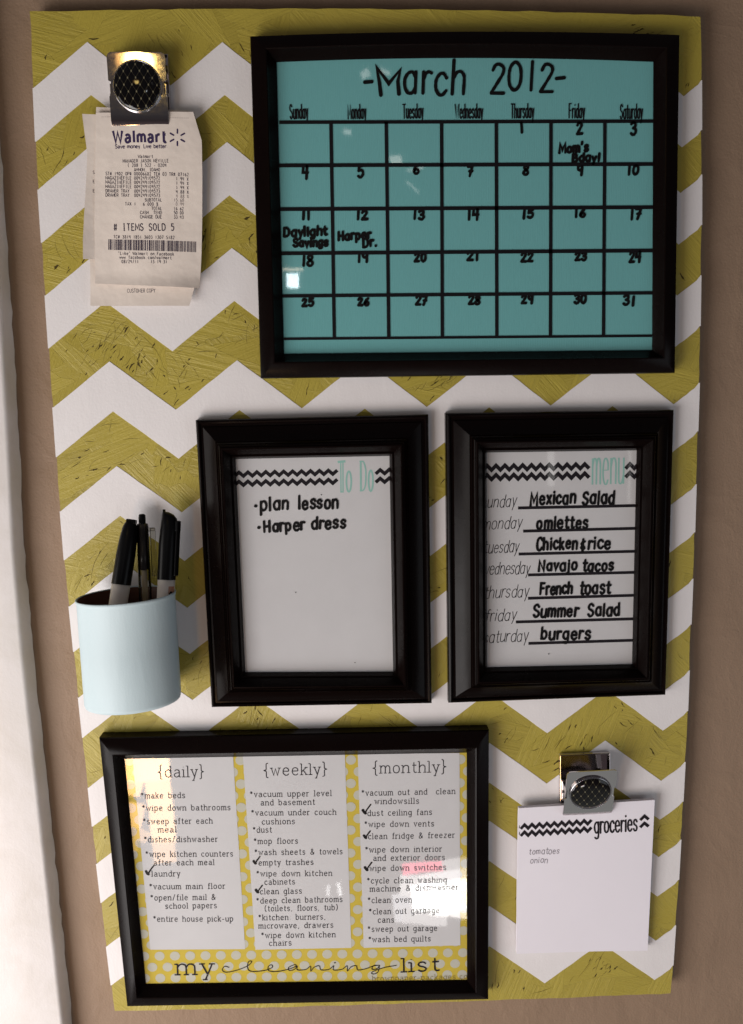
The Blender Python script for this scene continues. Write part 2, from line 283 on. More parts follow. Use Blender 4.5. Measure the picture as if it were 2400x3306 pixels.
G('3', 9, '~1.4,13.4 4,15 7,13.8 7.2,10.4 4,8', '~4,8 7.4,6.6 8,3.2 6,.4 3.4,0 1,1.8'); G('4', 9, '1.4,15 1,7.4 8,7.4', '7,15 6.6,0'); G('5', 9, '7.6,15 2.2,15 1.6,8.6', '~1.6,8.6 4.4,9.6 7.4,8 8,4.4 6.2,.8 3.4,0 1,1.6')
G('6', 9, '~6.8,14.6 3.4,11.4 1.2,6.4 1.4,2.4 4,0 6.8,.8 8,3.6 6.8,6.8 4,7.4 1.6,5'); G('7', 9, '1,15 8,15 3.4,0', '3,7.6 7.6,7.6'); G('8', 9, '~7.4,13 4.6,15 2,13.4 2.2,10.4 6.6,6.2 8,3.2 6.4,.4 3.4,0 1,2.2 1.8,5.4 6.6,9.6 7.4,13')
G('9', 9, '~7.6,12.6 5,15 2,13.8 1.2,10.8 2.6,8 5.4,7.8 7.6,10.4', '7.6,13 7,0'); G('.', 4, '2,.2 2,.7'); G(',', 4, '2.2,.8 1.2,-2.2'); G(':', 4, '2,1.2 2,1.8', '2,8 2,8.6'); G('/', 8, '1,-1 7,16'); G('-', 7, '1,5.4 6,5.4'); G('!', 4, '2.4,15 2,4.4', '1.9,.2 1.9,.7')
G('*', 8, '4,15 4,8', '1,13.4 7,9.6', '7,13.4 1,9.6'); G('#', 10, '3.4,15 2.4,0', '7.6,15 6.6,0', '.6,10.4 9.6,10.4', '.4,4.6 9.4,4.6'); G('(', 6, '~5,16.6 2.4,12.6 1.6,7.4 2.4,2.2 5,-1.8'); G(')', 6, '~1,16.6 3.6,12.6 4.4,7.4 3.6,2.2 1,-1.8')
G('{', 7, '~6.4,17 4.4,16.2 4,14 4,10 3.6,8 1.2,7 3.6,6 4,4 4,0 4.4,-2.2 6.4,-3'); G('}', 7, '~.6,17 2.6,16.2 3,14 3,10 3.4,8 5.8,7 3.4,6 3,4 3,0 2.6,-2.2 .6,-3')
G("'", 3, '1.5,15 1.2,11.6'); G('"', 6, '1.6,15 1.6,11.4', '4.2,15 4.2,11.4'); G('%', 10, '1,0 9,15', '~3,15 4.6,12.6 3,10.2 1.4,12.6 3,15', '~7,4.8 8.6,2.4 7,0 5.4,2.4 7,4.8')
G('&', 11, '~10,7 8.4,2.6 5.4,.1 2.4,.4 1.2,3 2.6,6.2 6,9 7,12 5.4,14.6 3.4,14 3,11.4 5,7.4 10,0'); G('_', 9, '0,-1 9,-1'); G(' ', 7)
G('\x03', 9, '~1.4,8.2 3.4,9.9 6,9.6 7.4,7.4 7.4,0', '~7.4,5.8 4,5.6 1.5,4.4 1,2.4 2.4,.3 5,.2 7.4,2.6'); G('\x01', 7, '~2.6,6 3.6,7 4.6,6 3.6,5 2.6,6'); G('\x02', 11, '~8.6,9.5 5,9 3.4,6.6 6,4.4 8,3', '5.6,12.5 5.8,-2.5', '~5,4.6 3,2.4 6,0 9,1.5')
SER = {'\x03': [(7.4, 9.6, 0)], 'b': [(-1, 1, 15)], 'd': [(5.8, 8, 15), (8, 10, 0)], 'f': [(.8, 5.6, 0)], 'g': [(8, 10, 10)], 'h': [(-1, 1, 15), (-1, 3, 0), (6, 10, 0)], 'i': [(-.8, 1.5, 10), (-1, 4, 0)], 'j': [(.8, 3, 10)],
       'k': [(-1, 1, 15), (-1, 3, 0), (5.2, 9, 0), (4.8, 8.8, 10)], 'l': [(-.8, 1.5, 15), (-1, 4, 0)], 'm': [(-1, 1, 10), (-1, 2.8, 0), (4.8, 8.2, 0), (10.2, 13.8, 0)], 'n': [(-1, 1, 10), (-1, 3, 0), (6, 10, 0)],
       'p': [(-1, 1, 10), (-1, 3, -5)], 'q': [(8, 10, 10), (6, 10, -5)], 'r': [(-1, 1, 10), (-1, 3.8, 0)], 'u': [(-1, 1, 10), (6, 8, 10), (8, 10, 0)], 'v': [(-.8, 2.8, 10), (5.6, 9.2, 10)], 'w': [(-.8, 2.8, 10), (9, 12.8, 10)],
       'x': [(-.6, 2.6, 10), (5.8, 9, 10), (-.8, 2.6, 0), (5.6, 9.2, 0)], 'y': [(-.8, 2.8, 10), (5.6, 9.4, 10), (1.4, 4.4, -5)]}
def spline(P, n=5):
    closed = (P[0] - P[-1]).length < 1e-6; out = []
    k = len(P)
    for i in range(k - 1):
        p1, p2 = P[i], P[i + 1]
        p0 = P[i - 1] if i else (P[-2] if closed else p1 * 2 - p2)
        p3 = P[i + 2] if i + 2 < k else (P[1] if closed else p2 * 2 - p1)
        for j in range(n):
            t = j / n
            out.append(.5 * ((2 * p1) + (p2 - p0) * t + (2 * p0 - 5 * p1 + 4 * p2 - p3) * t * t + (3 * p1 - p0 - 3 * p2 + p3) * t ** 3))
    out.append(P[-1]); return out
def ribbon(P, wd, cap='round', rnd=None):
    """flat stroke along 2-D points: returns vertices, faces"""
    Q = [P[0]]
    for p in P[1:]:
        if (p - Q[-1]).length > 1e-7: Q.append(p)
    if len(Q) < 2: Q.append(Q[0] + Vector((1e-5, 0)))
    closed = len(Q) > 3 and (Q[0] - Q[-1]).length < 1e-6
    L, Rr = [], []; k = len(Q)
    for i in range(k):
        a = (Q[i] - Q[i - 1]).normalized() if i else ((Q[0] - Q[-2]).normalized() if closed else (Q[1] - Q[0]).normalized())
        b = (Q[i + 1] - Q[i]).normalized() if i + 1 < k else ((Q[1] - Q[0]).normalized() if closed else (Q[-1] - Q[-2]).normalized())
        m = a + b
        m = m.normalized() if m.length > 1e-4 else a
        nrm = Vector((-m.y, m.x)); c = max(.5, nrm.dot(Vector((-a.y, a.x))))
        h = wd / 2 / c * (1 + (rnd.uniform(-.12, .12) if rnd else 0))
        L.append(Q[i] + nrm * h); Rr.append(Q[i] - nrm * h)
    V = L + Rr; F = [(i, k + i, k + i + 1, i + 1) for i in range(k - 1)]
    if cap == 'round' and not closed:
        for c, s, e_ in ((Q[0], L[0], Rr[0]), (Q[-1], Rr[-1], L[-1])):
            a0 = math.atan2(s.y - c.y, s.x - c.x); r = (s - c).length; base = len(V)
            for j in range(7): V.append(c + Vector((math.cos(a0 + math.pi * j / 6), math.sin(a0 + math.pi * j / 6))) * r)
            F.append(tuple(range(base, base + 7)))
    return V, F
class Ink:
    """collects flat strokes lying on a surface h metres in front of the board (h may be a function of x, z)"""
    def __init__(s, h): s.h = h; s.mb = MB(); s.k = 0
    def hh(s, x, z): return s.h(x, z) if callable(s.h) else s.h
    def base(s): return s.h.h0 if callable(s.h) else s.h
    def put(s, V, F):
        s.k += 1; e_ = .00006 + .000012 * (s.k % 7)
        s.mb.add([Vector((p.x, -(s.hh(p.x, p.y) + e_), p.y)) for p in V], F)
    def P(s, q): p = un(q[0], q[1], s.base()); return Vector((p.x, p.z))
    def stroke(s, pts, wpx, cap='round', smooth=False, rnd=None):
        P = [s.P(q) for q in pts]
        sc = (s.P((pts[0][0] + 50, pts[0][1])) - P[0]).length / 50
        if smooth: P = spline(P)
        s.put(*ribbon(P, wpx * sc, cap, rnd))
    def poly(s, pts): V = [s.P(q) for q in pts]; s.put(V, [tuple(range(len(V)))])
    def text(s, txt, p0, p1, xh, wpx, serif=False, jit=0, cap='round', seed=0, gap=1.2, mono=0, slant=0, wvar=False, two=False):
        if serif or two: txt = txt.replace('a', '\x03')
        """p0, p1 = photo pixels of the baseline's two ends, xh = x-height in pixels, wpx = stroke width in pixels"""
        rn = random.Random(seed * 77 + len(txt)); A, B = s.P(p0), s.P(p1)
        L = B - A; ex = L.normalized(); ey = Vector((-ex.y, ex.x)); mpp = L.length / math.hypot(p1[0] - p0[0], p1[1] - p0[1])
        adv = []; x = 0
        for ch in txt:
            wd = F_[ch][0]
            if mono: adv.append(x + (mono - gap - wd) / 2); x += mono
            else: adv.append(x); x += wd + gap
        tot = x - gap; kx = L.length / tot; ky = xh * mpp / 10
        for ch, ax in zip(txt, adv):
            dx, dy, rt, sc = (rn.uniform(-1, 1) * jit * .5, rn.uniform(-1, 1) * jit, rn.uniform(-1, 1) * jit * .05, 1 + rn.uniform(-1, 1) * jit * .08)
            def tf(q):
                u = q.x * math.cos(rt) - q.y * math.sin(rt) * ky / kx * 1.0; v_ = q.x * math.sin(rt) + q.y * math.cos(rt)
                u = u * sc + ax + dx + slant * v_ * ky / kx; v_ = v_ * sc + dy
                return A + ex * (u * kx) + ey * (v_ * ky)
            for st in F_[ch][1]:
                sm = st[0] == '~'
                P = [Vector([float(c) for c in q.split(',')]) for q in st.lstrip('~').split()]
                if sm: P = spline(P)
                s.put(*ribbon([tf(q) for q in P], wpx * mpp, cap, rn if wvar else None))
            if serif:
                for xa, xb, y in SER.get(ch, []): s.put(*ribbon([tf(Vector((xa, y))), tf(Vector((xb, y)))], wpx * mpp * .8, 'butt'))
    def zigzag(s, x0, y0, x1, y1, period, amp, wpx, up=True):
        n = int(round((x1 - x0) / (period / 2))); pts = []
        for i in range(n + 1):
            t = i / n; pts.append((x0 + (x1 - x0) * t, y0 + (y1 - y0) * t + (amp if (i % 2 == 0) == up else -amp)))
        return pts
    def build(s, name, m, parent): return s.mb.build(name, m, parent)

# ------------------------------------------------------------------ setting: wall
WALL = .0165
def grid(x0, x1, z0, z1, y): return [Vector((x0, y, z0)), Vector((x1, y, z0)), Vector((x1, y, z1)), Vector((x0, y, z1))]
wall = MB().box(-2.6, 2.6, WALL, WALL + .1, -2.4, 2.4).build('wall', M_WALL); wall['kind'] = 'structure'
# white casing at the left
rn = random.Random(4)
EDGE = [(2.0, -.347), (.9, -.347), (.3926, -.351), (.3034, -.3525), (.1252, -.3572), (.0147, -.3617), (-.0911, -.3622), (-.1943, -.3602), (-.5214, -.3547), (-1.2, -.342), (-2.6, -.335)]
def interp(tab, z):
    for (a, xa), (b, xb) in zip(tab, tab[1:]):
        if b <= z <= a: return xa + (xb - xa) * (z - a) / (b - a)
    return tab[0][1] if z > tab[0][0] else tab[-1][1]
V = []; F = []; zz = [1.6 - .012 * i for i in range(330)]
PR = [(-.16, -.005), (-.0045, -.005), (-.0022, -.0040), (-.0010, -.0022), (-.0004, .0), (0, .004), (0, .012), (.0008, WALL + .0005)]
for z in zz:
    x = interp(EDGE, z); jj = rn.uniform(-1, 1) * .0004
    for i, (dx, y) in enumerate(PR): V.append((x + dx + (jj * 2.2 if i == len(PR) - 1 else jj * .3) , y, z))
n = len(PR)
for j in range(len(zz) - 1):
    for i in range(n - 1): F.append((j * n + i, (j + 1) * n + i, (j + 1) * n + i + 1, j * n + i + 1))
casing = link('door_casing', V, F, M_CASE, None, True)
casing['label'] = 'white painted door casing down the left side of the tan wall'; casing['category'] = 'door casing'

# ------------------------------------------------------------------ the chevron board
BL = [(.5051, -.3073), (.36, -.3125), (.2065, -.3145), (.02, -.3162), (-.1666, -.3122), (-.34, -.3073), (-.4971, -.3011)]
BR = [(.495, .3032), (.318, .3105), (.16, .3142), (.0029, .3152), (-.2, .3148), (-.36, .3122), (-.5035, .3083)]
board = thing('message_board', (0, 0, -.5), 'tall strand board painted citron green with white chevrons, hung on the tan wall', 'message board')
rn = random.Random(8); out = []
def side(A, n, xz):
    for i in range(n):
        x, z = xz(i / n); out.append((x + rn.uniform(-1, 1) * .0005, z + rn.uniform(-1, 1) * .0005))
side(None, 50, lambda t: (-.3073 + (.3032 + .3073) * t, (.5051 * (1 - t) + .495 * t) + .0042 * 4 * t * (1 - t)))
side(None, 80, lambda t: (interp(BR, .495 + (-.5035 - .495) * t), .495 + (-.5035 - .495) * t))
side(None, 50, lambda t: (.3083 + (-.3011 - .3083) * t, -.5035 * (1 - t) - .4971 * t - .0018 * 4 * t * (1 - t)))
side(None, 80, lambda t: (interp(BL, -.4971 + (.5051 + .4971) * t), -.4971 + (.5051 + .4971) * t))
k = len(out)
V = [(x, 0, z) for x, z in out] + [(x, .0145, z) for x, z in out]
panel = link('panel', V, [tuple(range(k)), tuple(range(2 * k - 1, k - 1, -1))] + [(i, i + k, (i + 1) % k + k, (i + 1) % k) for i in range(k)], M_OSB, board)
STR = [(.476, .431), (.390, .343), (.2955, .247), (.1915, .144), (.091, .042), (-.006, -.054), (-.103, -.147), (-.203, -.247), (-.290, -.336), (-.3885, -.436)]
PK = [-.380 + .0608 * i for i in range(13)]         # -.380 valley... peaks sit at odd places
PKX = []
for i in range(-1, 11): PKX.append((-.258 + .12175 * i, 0)); PKX.append((-.1975 + .12175 * i, -.0465))
def zig(x):
    for (a, za), (b, zb) in zip(PKX, PKX[1:]):
        if a <= x <= b: return za + (zb - za) * (x - a) / (b - a)
    return 0
rn = random.Random(3); WHITE = []
for top, bot in STR:
    A = []; 
    def edge_pt(tab, base):
        x = interp(tab, base - .03)
        for _ in range(6): x = interp(tab, base + zig(x) - .012 * x)
        return x
    rows = []
    for base in (top, bot):
        xl, xr = edge_pt(BL, base) + .0002, edge_pt(BR, base) - .0002
        xs = [xl] + [p for p, _ in PKX if xl + .002 < p < xr - .002] + [xr]; row = []
        for a, b in zip(xs, xs[1:]):
            for j in range(6):
                x = a + (b - a) * j / 6; row.append((x, base + zig(x) - .012 * x + (rn.uniform(-1, 1) * .00035 if j else 0) - (.0 if j else 0)))
        row.append((xr, base + zig(xr) - .012 * xr + .002)); rows.append(row)
    m_ = min(len(rows[0]), len(rows[1])); assert len(rows[0]) == len(rows[1])
    h = .0004
    V = [(x, -h, z) for x, z in rows[0]] + [(x, -h, z) for x, z in rows[1]] + [(x, .0004, z) for x, z in rows[0]] + [(x, .0004, z) for x, z in rows[1]]
    F = []
    for i in range(m_ - 1):
        F += [(i, m_ + i, m_ + i + 1, i + 1), (i, i + 1, 2 * m_ + i + 1, 2 * m_ + i), (m_ + i, 3 * m_ + i, 3 * m_ + i + 1, m_ + i + 1)]
    # wrap round the board's two edges
    for e_, sx in ((0, -1), (m_ - 1, 1)):
        b0 = len(V); x0, z0 = rows[0][e_]; x1, z1 = rows[1][e_]
        V += [(x0 + sx * .0009, -h, z0), (x1 + sx * .0009, -h, z1), (x0 + sx * .0009, .0135, z0), (x1 + sx * .0009, .0135, z1)]
        F += [(e_, b0, b0 + 1, m_ + e_), (b0, b0 + 2, b0 + 3, b0 + 1)]
    link('chevron_stripe', V, F, M_VINYL, board)
def is_white(x, z, pad=.0012):
    zb = z - zig(x) + .012 * x
    return any(b - pad < zb < t + pad for t, b in STR)
# crevices between the strands, drawn as flat dark slivers, in clusters
rn = random.Random(21); gaps = MB(); gtone = []; cl = [(rn.uniform(-.30, .30), rn.uniform(-.49, .49), rn.uniform(.006, .03), rn.choice((1.15, 1.15, 1.3, .75, 2.2, .2)) + rn.gauss(0, .18), rn.choice((1, 1, 1, 2, 3, 5, 14))) for _ in range(620)]
cl += [(-.30 + .07 * rn.random(), .19 + .03 * rn.random(), .02, .9, 9) for _ in range(5)] + [(-.29 + .08 * rn.random(), .07 + .05 * rn.random(), .02, .2, 8) for _ in range(5)]
cl += [(-.31 + .03 * rn.random(), rn.uniform(-.45, .4), .01, 1, 6) for _ in range(14)]
for cx_, cz_, r_, an, cnt in cl:
    for q in range(cnt):
        x, z = cx_ + rn.gauss(0, r_), cz_ + rn.gauss(0, r_ * .7); a = an + rn.gauss(0, .16); ln_ = min(.05, .003 + rn.expovariate(1 / .010)); wd = rn.uniform(.0003, .0006) if ln_ > .010 else rn.uniform(.0004, .0019) * (1.5 if rn.random() < .15 else 1)
        if not (interp(BL, z) + .004 < x < interp(BR, z) - .004 and -.495 < z < .492): continue
        d = Vector((math.cos(a), math.sin(a))); nn = Vector((-d.y, d.x)); c = Vector((x, z))
        ok = all(not is_white((c + d * (ln_ * t)).x, (c + d * (ln_ * t)).y) for t in (-.55, -.25, 0, .25, .55))
        if not ok: continue
        top_, bot_ = [], []; bend = rn.uniform(-.12, .12) * ln_
        for j in range(6):
            t = j / 5 - .5; ww = wd * (1 - (2 * t) ** 2 * .85) * rn.uniform(.3, 1.3); mid_ = c + d * (ln_ * t) + nn * (rn.uniform(-1, 1) * .0003 + bend * (1 - 4 * t * t))
            top_.append(mid_ + nn * ww * .5); bot_.append(mid_ - nn * ww * .5)
        P = top_ + bot_[::-1]; e_ = .00005 + rn.random() * .00008
        gtone.append(2 if ln_ > .010 and rn.random() < .75 else 1); gaps.add([(p.x, -e_, p.y) for p in P], [(j, 11 - j, 10 - j, j + 1) for j in range(5)])
me = panel.data; k0 = len(me.vertices); me.materials.append(M_GAP)
V0 = [tuple(v.co) for v in me.vertices]; F0 = [tuple(p.vertices) for p in me.polygons]; nf = len(F0); inv = panel.matrix_basis.inverted()
me2 = bpy.data.meshes.new('panel'); me2.from_pydata(V0 + [tuple(p) for p in gaps.v], [], F0 + [tuple(i + k0 for i in f) for f in gaps.f]); me2.materials.append(M_OSB); me2.materials.append(M_GAP); me2.materials.append(mat('shallow_strand_edge', (.15, .115, .016), .6, .3))
for p in me2.polygons:
    if p.index >= nf: p.material_index = gtone[(p.index - nf) // 5]
panel.data = me2

# ------------------------------------------------------------------ picture frames
PROF_FLAT = [(0, 0), (0, .0125), (.03, .0140), (.10, .0148), (.55, .0185), (.62, .0188), (.66, .0183), (.70, .0165), (1, GL - .0005), (1.0, .002)]
PROF_SCOOP = [(0, 0), (0, .0085), (.02, .0100), (.06, .0110), (.095, .0106), (.115, .0088), (.17, .0090), (.19, .0100), (.28, .0118), (.42, .0150), (.54, .0192), (.555, .0186), (.575, .0200), (.60, .0214), (.612, .0207), (.635, .0224), (.66, .0232), (.672, .0225), (.70, .0238), (.735, .0238), (.76, .0226), (.90, .0135), (.915, .0140), (.94, .0138), (1, GL - .0005), (1, .002)]
def quad_pts(q, h): return [un(x, y, h) for x, y in q]
def picture_frame(name, outer, inner, prof, label, bow=(0, 0), deep=.008):
    O = quad_pts(outer, .010); I = quad_pts(inner, GL)
    c = sum(O, Vector()) / 4; root = thing(name, (c.x, 0, min(p.z for p in O)), label, 'picture frame')
    nseg = 10; V = []; ring = 4 * nseg
    sag = [bow[0], 0, bow[1], 0]
    for t, h in prof:
        for s_ in range(4):
            for j in range(nseg):
                u = j / nseg
                a = O[s_].lerp(O[(s_ + 1) % 4], u); b = I[s_].lerp(I[(s_ + 1) % 4], u)
                a = a + Vector((0, 0, sag[s_] * 4 * u * (1 - u))); b = b + Vector((0, 0, sag[s_] * 4 * u * (1 - u)))
                p = a.lerp(b, t); V.append((p.x, -h, p.z))
    F = [(r * ring + i, (r + 1) * ring + i, (r + 1) * ring + (i + 1) % ring, r * ring + (i + 1) % ring) for r in range(len(prof) - 1) for i in range(ring)]
    fr_ = link('moulding', V, F, M_FRAME, root)
    for p in fr_.data.polygons: p.use_smooth = True
    fr_.data.set_sharp_from_angle(angle=R(24))
    ci = sum(I, Vector()) / 4
    G4 = [ci + (p - ci) * 1.012 for p in I]; z_up = Vector((0, 0, max(0, bow[0]) * 1.0))
    mb = MB(); mb.add([(p.x, -GL + .0012, p.z) for p in [G4[0] + z_up, G4[1] + z_up, G4[2], G4[3]]], [(0, 3, 2, 1)])
    glass = mb.build('glass', M_GLASS, root)
    sheet = [ci + (p - ci) * 1.02 for p in I]; sheet = [sheet[0] + z_up, sheet[1] + z_up, sheet[2], sheet[3]]
    return root, glass, sheet
def flat_sheet(name, P, h, m, parent):
    mb = MB(); n_ = len(P); mb.add([(p.x, -h, p.z) for p in P] + [(p.x, -h + .0005, p.z) for p in P], [tuple(range(n_))[::-1]] + [(i, (i + 1) % n_, (i + 1) % n_ + n_, i + n_) for i in range(n_)])
    return mb.build(name, m, parent)
HG = GL - .0011      # writing on top of the glass
HP = .0075           # sheet behind the glass

# calendar ----------------------------------------------------------
cal, glass, sheet = picture_frame('calendar_frame', [(809, 121), (2191, 116), (2176, 1204), (843, 1221.5)], [(893, 198), (2112, 197), (2108, 1130), (917, 1142)], PROF_FLAT,
    'wide dark brown frame with a turquoise March calendar, at the top of the board', (.0034, 0))
cloth = flat_sheet('turquoise_backing', sheet, .0075, M_CLOTH, cal)
ink = Ink(HG)
HZ = [((112, 345), (1440, 341), 12, T2), ((112, 498), (1440, 493), 13, T2), ((114, 653), (1438, 646), 13, T2), ((118, 239), (1437, 229), 13, T3), ((122, 390), (1436, 379), 12, T3), ((128, 542), (1433, 531), 9, T3)]
for a, b, wd, tt in HZ: ink.stroke([tt(*a), tt(*b)], wd * .9113, 'butt')
for xt, xb in ((295, 307), (491, 500), (687, 690), (881, 883), (1075, 1073), (1266, 1261)): ink.stroke([T2(xt, 343), T3(xb, 536)], 12.5 * .9113, 'butt')
ink.build('grid_lines', M_VLINE, glass)
ink = Ink(HG)
for txt, a, b in (('Sunday', (150, 333), (214, 331)), ('Monday', (355, 333), (420, 331)), ('Tuesday', (550, 331), (622, 330)), ('Wednesday', (735, 331), (833, 330)), ('Thursday', (933, 330), (1014, 329)), ('Friday', (1138, 330), (1194, 329)), ('Saturday', (1319, 332), (1399, 331))):
    ink = Ink(HG); ink.text(txt, T2(*a), T2(*b), 31 * .9113, 3.8, jit=.12, gap=2.2, seed=3); ink.build('day_name', M_VLINE, glass)
ink = Ink(HG)
def fresh(nm='handwriting'):
    global ink
    if ink.mb.v: ink.build(nm, M_MARK, glass)
    ink = Ink(HG)
def tx(t, tile, a, b, xh, wd, sd=1, **kw):
    s_ = (tile(1, 0)[0] - tile(0, 0)[0]); ink.text(t, tile(*a), tile(*b), xh * 1.06 * s_, wd * 1.06 * s_, seed=sd, jit=kw.pop('jit', .8), wvar=True, gap=2.8, slant=.06, **kw)
ink.stroke([T2(415, 203), T2(440, 201)], 11, rnd=rn); fresh('dash'); ink.stroke([T2(1094, 190), T2(1122, 187)], 11, rnd=rn); fresh('dash')
ink.stroke([T2(*p) for p in ((472, 248), (466, 200), (458, 152), (500, 208), (540, 160), (532, 200), (536, 244))], 12.5, rnd=rn)
tx('arch', T2, (550, 244), (768, 240), 66, 11, 5); fresh(); tx('2012', T2, (855, 238), (1080, 232), 56, 11, 6)
fresh()
NUM2 = [('1', 972, 383, 31), ('2', 1175, 385, 33), ('3', 1366, 390, 36), ('4', 203, 544, 38), ('5', 400, 538, 34), ('6', 597, 528, 28), ('7', 790, 536, 32), ('8', 985, 531, 29), ('9', 1176, 532, 29), ('10', 1365, 531, 28)]
NUM3 = [('11', 205, 119, 27), ('12', 405, 118, 26), ('13', 605, 118, 28), ('14', 797, 120, 32), ('15', 992, 114, 26), ('16', 1177, 109, 24), ('17', 1375, 119, 32), ('18', 212, 282, 32), ('19', 408, 271, 30), ('20', 611, 268, 26), ('21', 797, 264, 25), ('22', 989, 267, 26), ('23', 1180, 264, 24), ('24', 1372, 269, 31), ('25', 212, 427, 23), ('26', 410, 423, 24), ('27', 614, 420, 27), ('28', 803, 418, 25), ('29', 990, 416, 26), ('30', 1177, 416, 26), ('31', 1350, 422, 29)]
for L_, tile in ((NUM2, T2), (NUM3, T3)):
    for i, (t, x, y, hgt) in enumerate(L_):
        wd = {1: 20, 2: 40}[len(t)] - (10 if t == '11' else 0) - (12 if t == '1' else 0)
        tx(t, tile, (x - wd / 2, y), (x + wd / 2, y - 1), hgt / 1.5, 9.3, i); fresh('date_number')
tx("Mom's", T2, (1103, 454), (1207, 446), 18, 9, 2); tx('Bday!', T2, (1150, 485), (1247, 482), 16, 9, 3); fresh()
tx('Daylight', T3, (128, 180), (279, 174), 18, 9, 4); tx('Savings', T3, (161, 215), (284, 212), 16, 9, 5); fresh()
tx('Harper', T3, (320, 192), (436, 185), 18, 9, 6); tx('Dr.', T3, (408, 216), (457, 211), 18, 9, 7)
ink.build('handwriting', M_MARK, glass)

# to-do list ---------------------------------------------------------
def zz_header(ink, tile, rows, x0, x1, xa, xb, period, amp, wd):
    s_ = tile(1, 0)[0] - tile(0, 0)[0]
    for (ya, yb, yc, yd) in rows:
        for (u0, v0, u1, v1) in ((x0, ya, x1, yb), (xa, yc, xb, yd)):
            ink.stroke([tile(*p) for p in ink.zigzag(u0, v0, u1, v1, period, amp, wd)], wd * s_, 'butt')
todo, glass, sheet = picture_frame('list_frame', [(631, 1356), (1384, 1338), (1395, 2272), (683, 2285)], [(760, 1482), (1258, 1472), (1270, 2170), (792, 2172)], PROF_SCOOP,
    'black scooped frame holding a To Do list, beside the blue pen cup')
pg = flat_sheet('printed_sheet', sheet, HP, M_PAPER, todo)
ink = Ink(HP); zz_header(ink, T5, ((545, 531, 530, 526), (602, 588, 583, 580)), 305, 948, 1188, 1300, 55, 12, 22); ink.build('zigzag_print', M_INK, pg)
ink = Ink(HP); S5 = .5164
for pts, wd in (([(950, 468), (999, 463)], 12), ([(969, 470), (971, 655), (984, 655), (983, 470)], 6.5)): ink.stroke([T5(*p) for p in pts], wd * S5 * 1.25, 'butt')
for cx_, cy_, rx, ry in ((1020, 590, 15, 64), (1157, 585, 14, 65)):
    ink.stroke([T5(cx_ + rx * math.cos(a * math.pi / 10), cy_ + ry * math.sin(a * math.pi / 10)) for a in range(21)], 11 * S5)
ink.stroke([T5(*p) for p in ((1094, 462), (1096, 648))], 12 * S5, 'butt'); ink.stroke([T5(*p) for p in ((1090, 464), (1112, 468), (1124, 510), (1126, 560), (1122, 620), (1110, 644), (1092, 648))], 9 * S5, smooth=True)
ink.build('title_print', M_AQUA, pg)
ink = Ink(HG)
for x, y in ((436, 743), (456, 878)): ink.stroke([T5(x, y), T5(x + 3, y)], 20 * S5); fresh('bullet_dot')
tx('plan', T5, (466, 771), (642, 763), 50, 15, 8); tx('lesson', T5, (704, 763), (952, 752), 50, 15, 9); fresh(); tx('Harper', T5, (488, 907), (742, 890), 44, 15, 10); tx('dress', T5, (785, 888), (998, 880), 46, 15, 11); fresh()
for x, y in ((848, 673), (687, 1284), (1058, 1722)): ink.stroke([T5(x, y), T5(x + 1, y)], 3); fresh('ink_speck')

# menu ---------------------------------------------------------------
menu, glass, sheet = picture_frame('list_frame', [(1439.5, 1334), (2178, 1323), (2151, 2245), (1449, 2271)], [(1572, 1461), (2058, 1454), (2043, 2146), (1574, 2156)], PROF_SCOOP,
    'black scooped frame holding the weekly dinner menu, below the calendar on the right')
pg = flat_sheet('printed_sheet', sheet, HP, M_PAPER, menu); S6 = .6075
ink = Ink(HP); zz_header(ink, T6, ((429, 420, 421, 418), (479, 469, 467, 463)), 262, 828, 1021, 1115, 47, 12, 20)
for a, b in (((450, 642), (1078, 629)), ((477, 765), (1076, 750)), ((453, 887), (1074, 872)), ((503, 998), (1071, 984)), ((503, 1122), (1068, 1106)), ((438, 1248), (1064, 1231)), ((505, 1362), (1060, 1345))): ink.stroke([T6(*a), T6(b[0] + 12, b[1])], 16 * S6, 'butt')
ink.build('zigzag_print', M_INK, pg)
ink = Ink(HP)
for dx in (0, 4.5): ink.text('menu', T6(839 + dx, 518), T6(1011 + dx, 513), 138 * S6, 4.6 * S6, gap=2, cap='butt')
ink.build('title_print', M_AQUA, pg)
ink = Ink(HP)
for t, a, b in (('sunday', (255, 642), (437, 632)), ('monday', (258, 757), (467, 747)), ('tuesday', (268, 882), (450, 873)), ('wednesday', (258, 1000), (508, 989)), ('thursday', (268, 1122), (503, 1113)), ('friday', (272, 1245), (437, 1237)), ('saturday', (262, 1360), (500, 1348))):
    ink.text(t, T6(*a), T6(*b), 44 * S6, 4.0 * S6, jit=.7, seed=len(t), slant=.2)
ink.build('day_print', M_INK, pg)
ink = Ink(HG)
for i, (t, a, b, xh) in enumerate((('Mexican', (512, 627), (753, 616), 42), ('Salad', (790, 623), (958, 617), 42), ('omlettes', (548, 752), (820, 746), 40), ('Chicken', (545, 865), (764, 857), 40), ('\x02', (776, 862), (808, 860), 40), ('rice', (820, 861), (942, 856), 40), ('Navajo', (556, 978), (762, 972), 36), ('tacos', (792, 977), (958, 974), 38), ('French', (565, 1101), (738, 1096), 38), ('toast', (776, 1099), (938, 1093), 42), ('Summer', (528, 1224), (766, 1219), 40), ('Salad', (818, 1220), (988, 1212), 42), ('burgers', (570, 1341), (832, 1336), 40))):
    tx(t, T6, a, b, xh, 12.5, i + 20)
    if t not in ('Mexican', 'Chicken', '\x02', 'Navajo', 'French', 'Summer'): fresh()
ink.stroke([T6(612, 1418), T6(614, 1418)], 3); ink.build('ink_speck', M_MARK, glass)

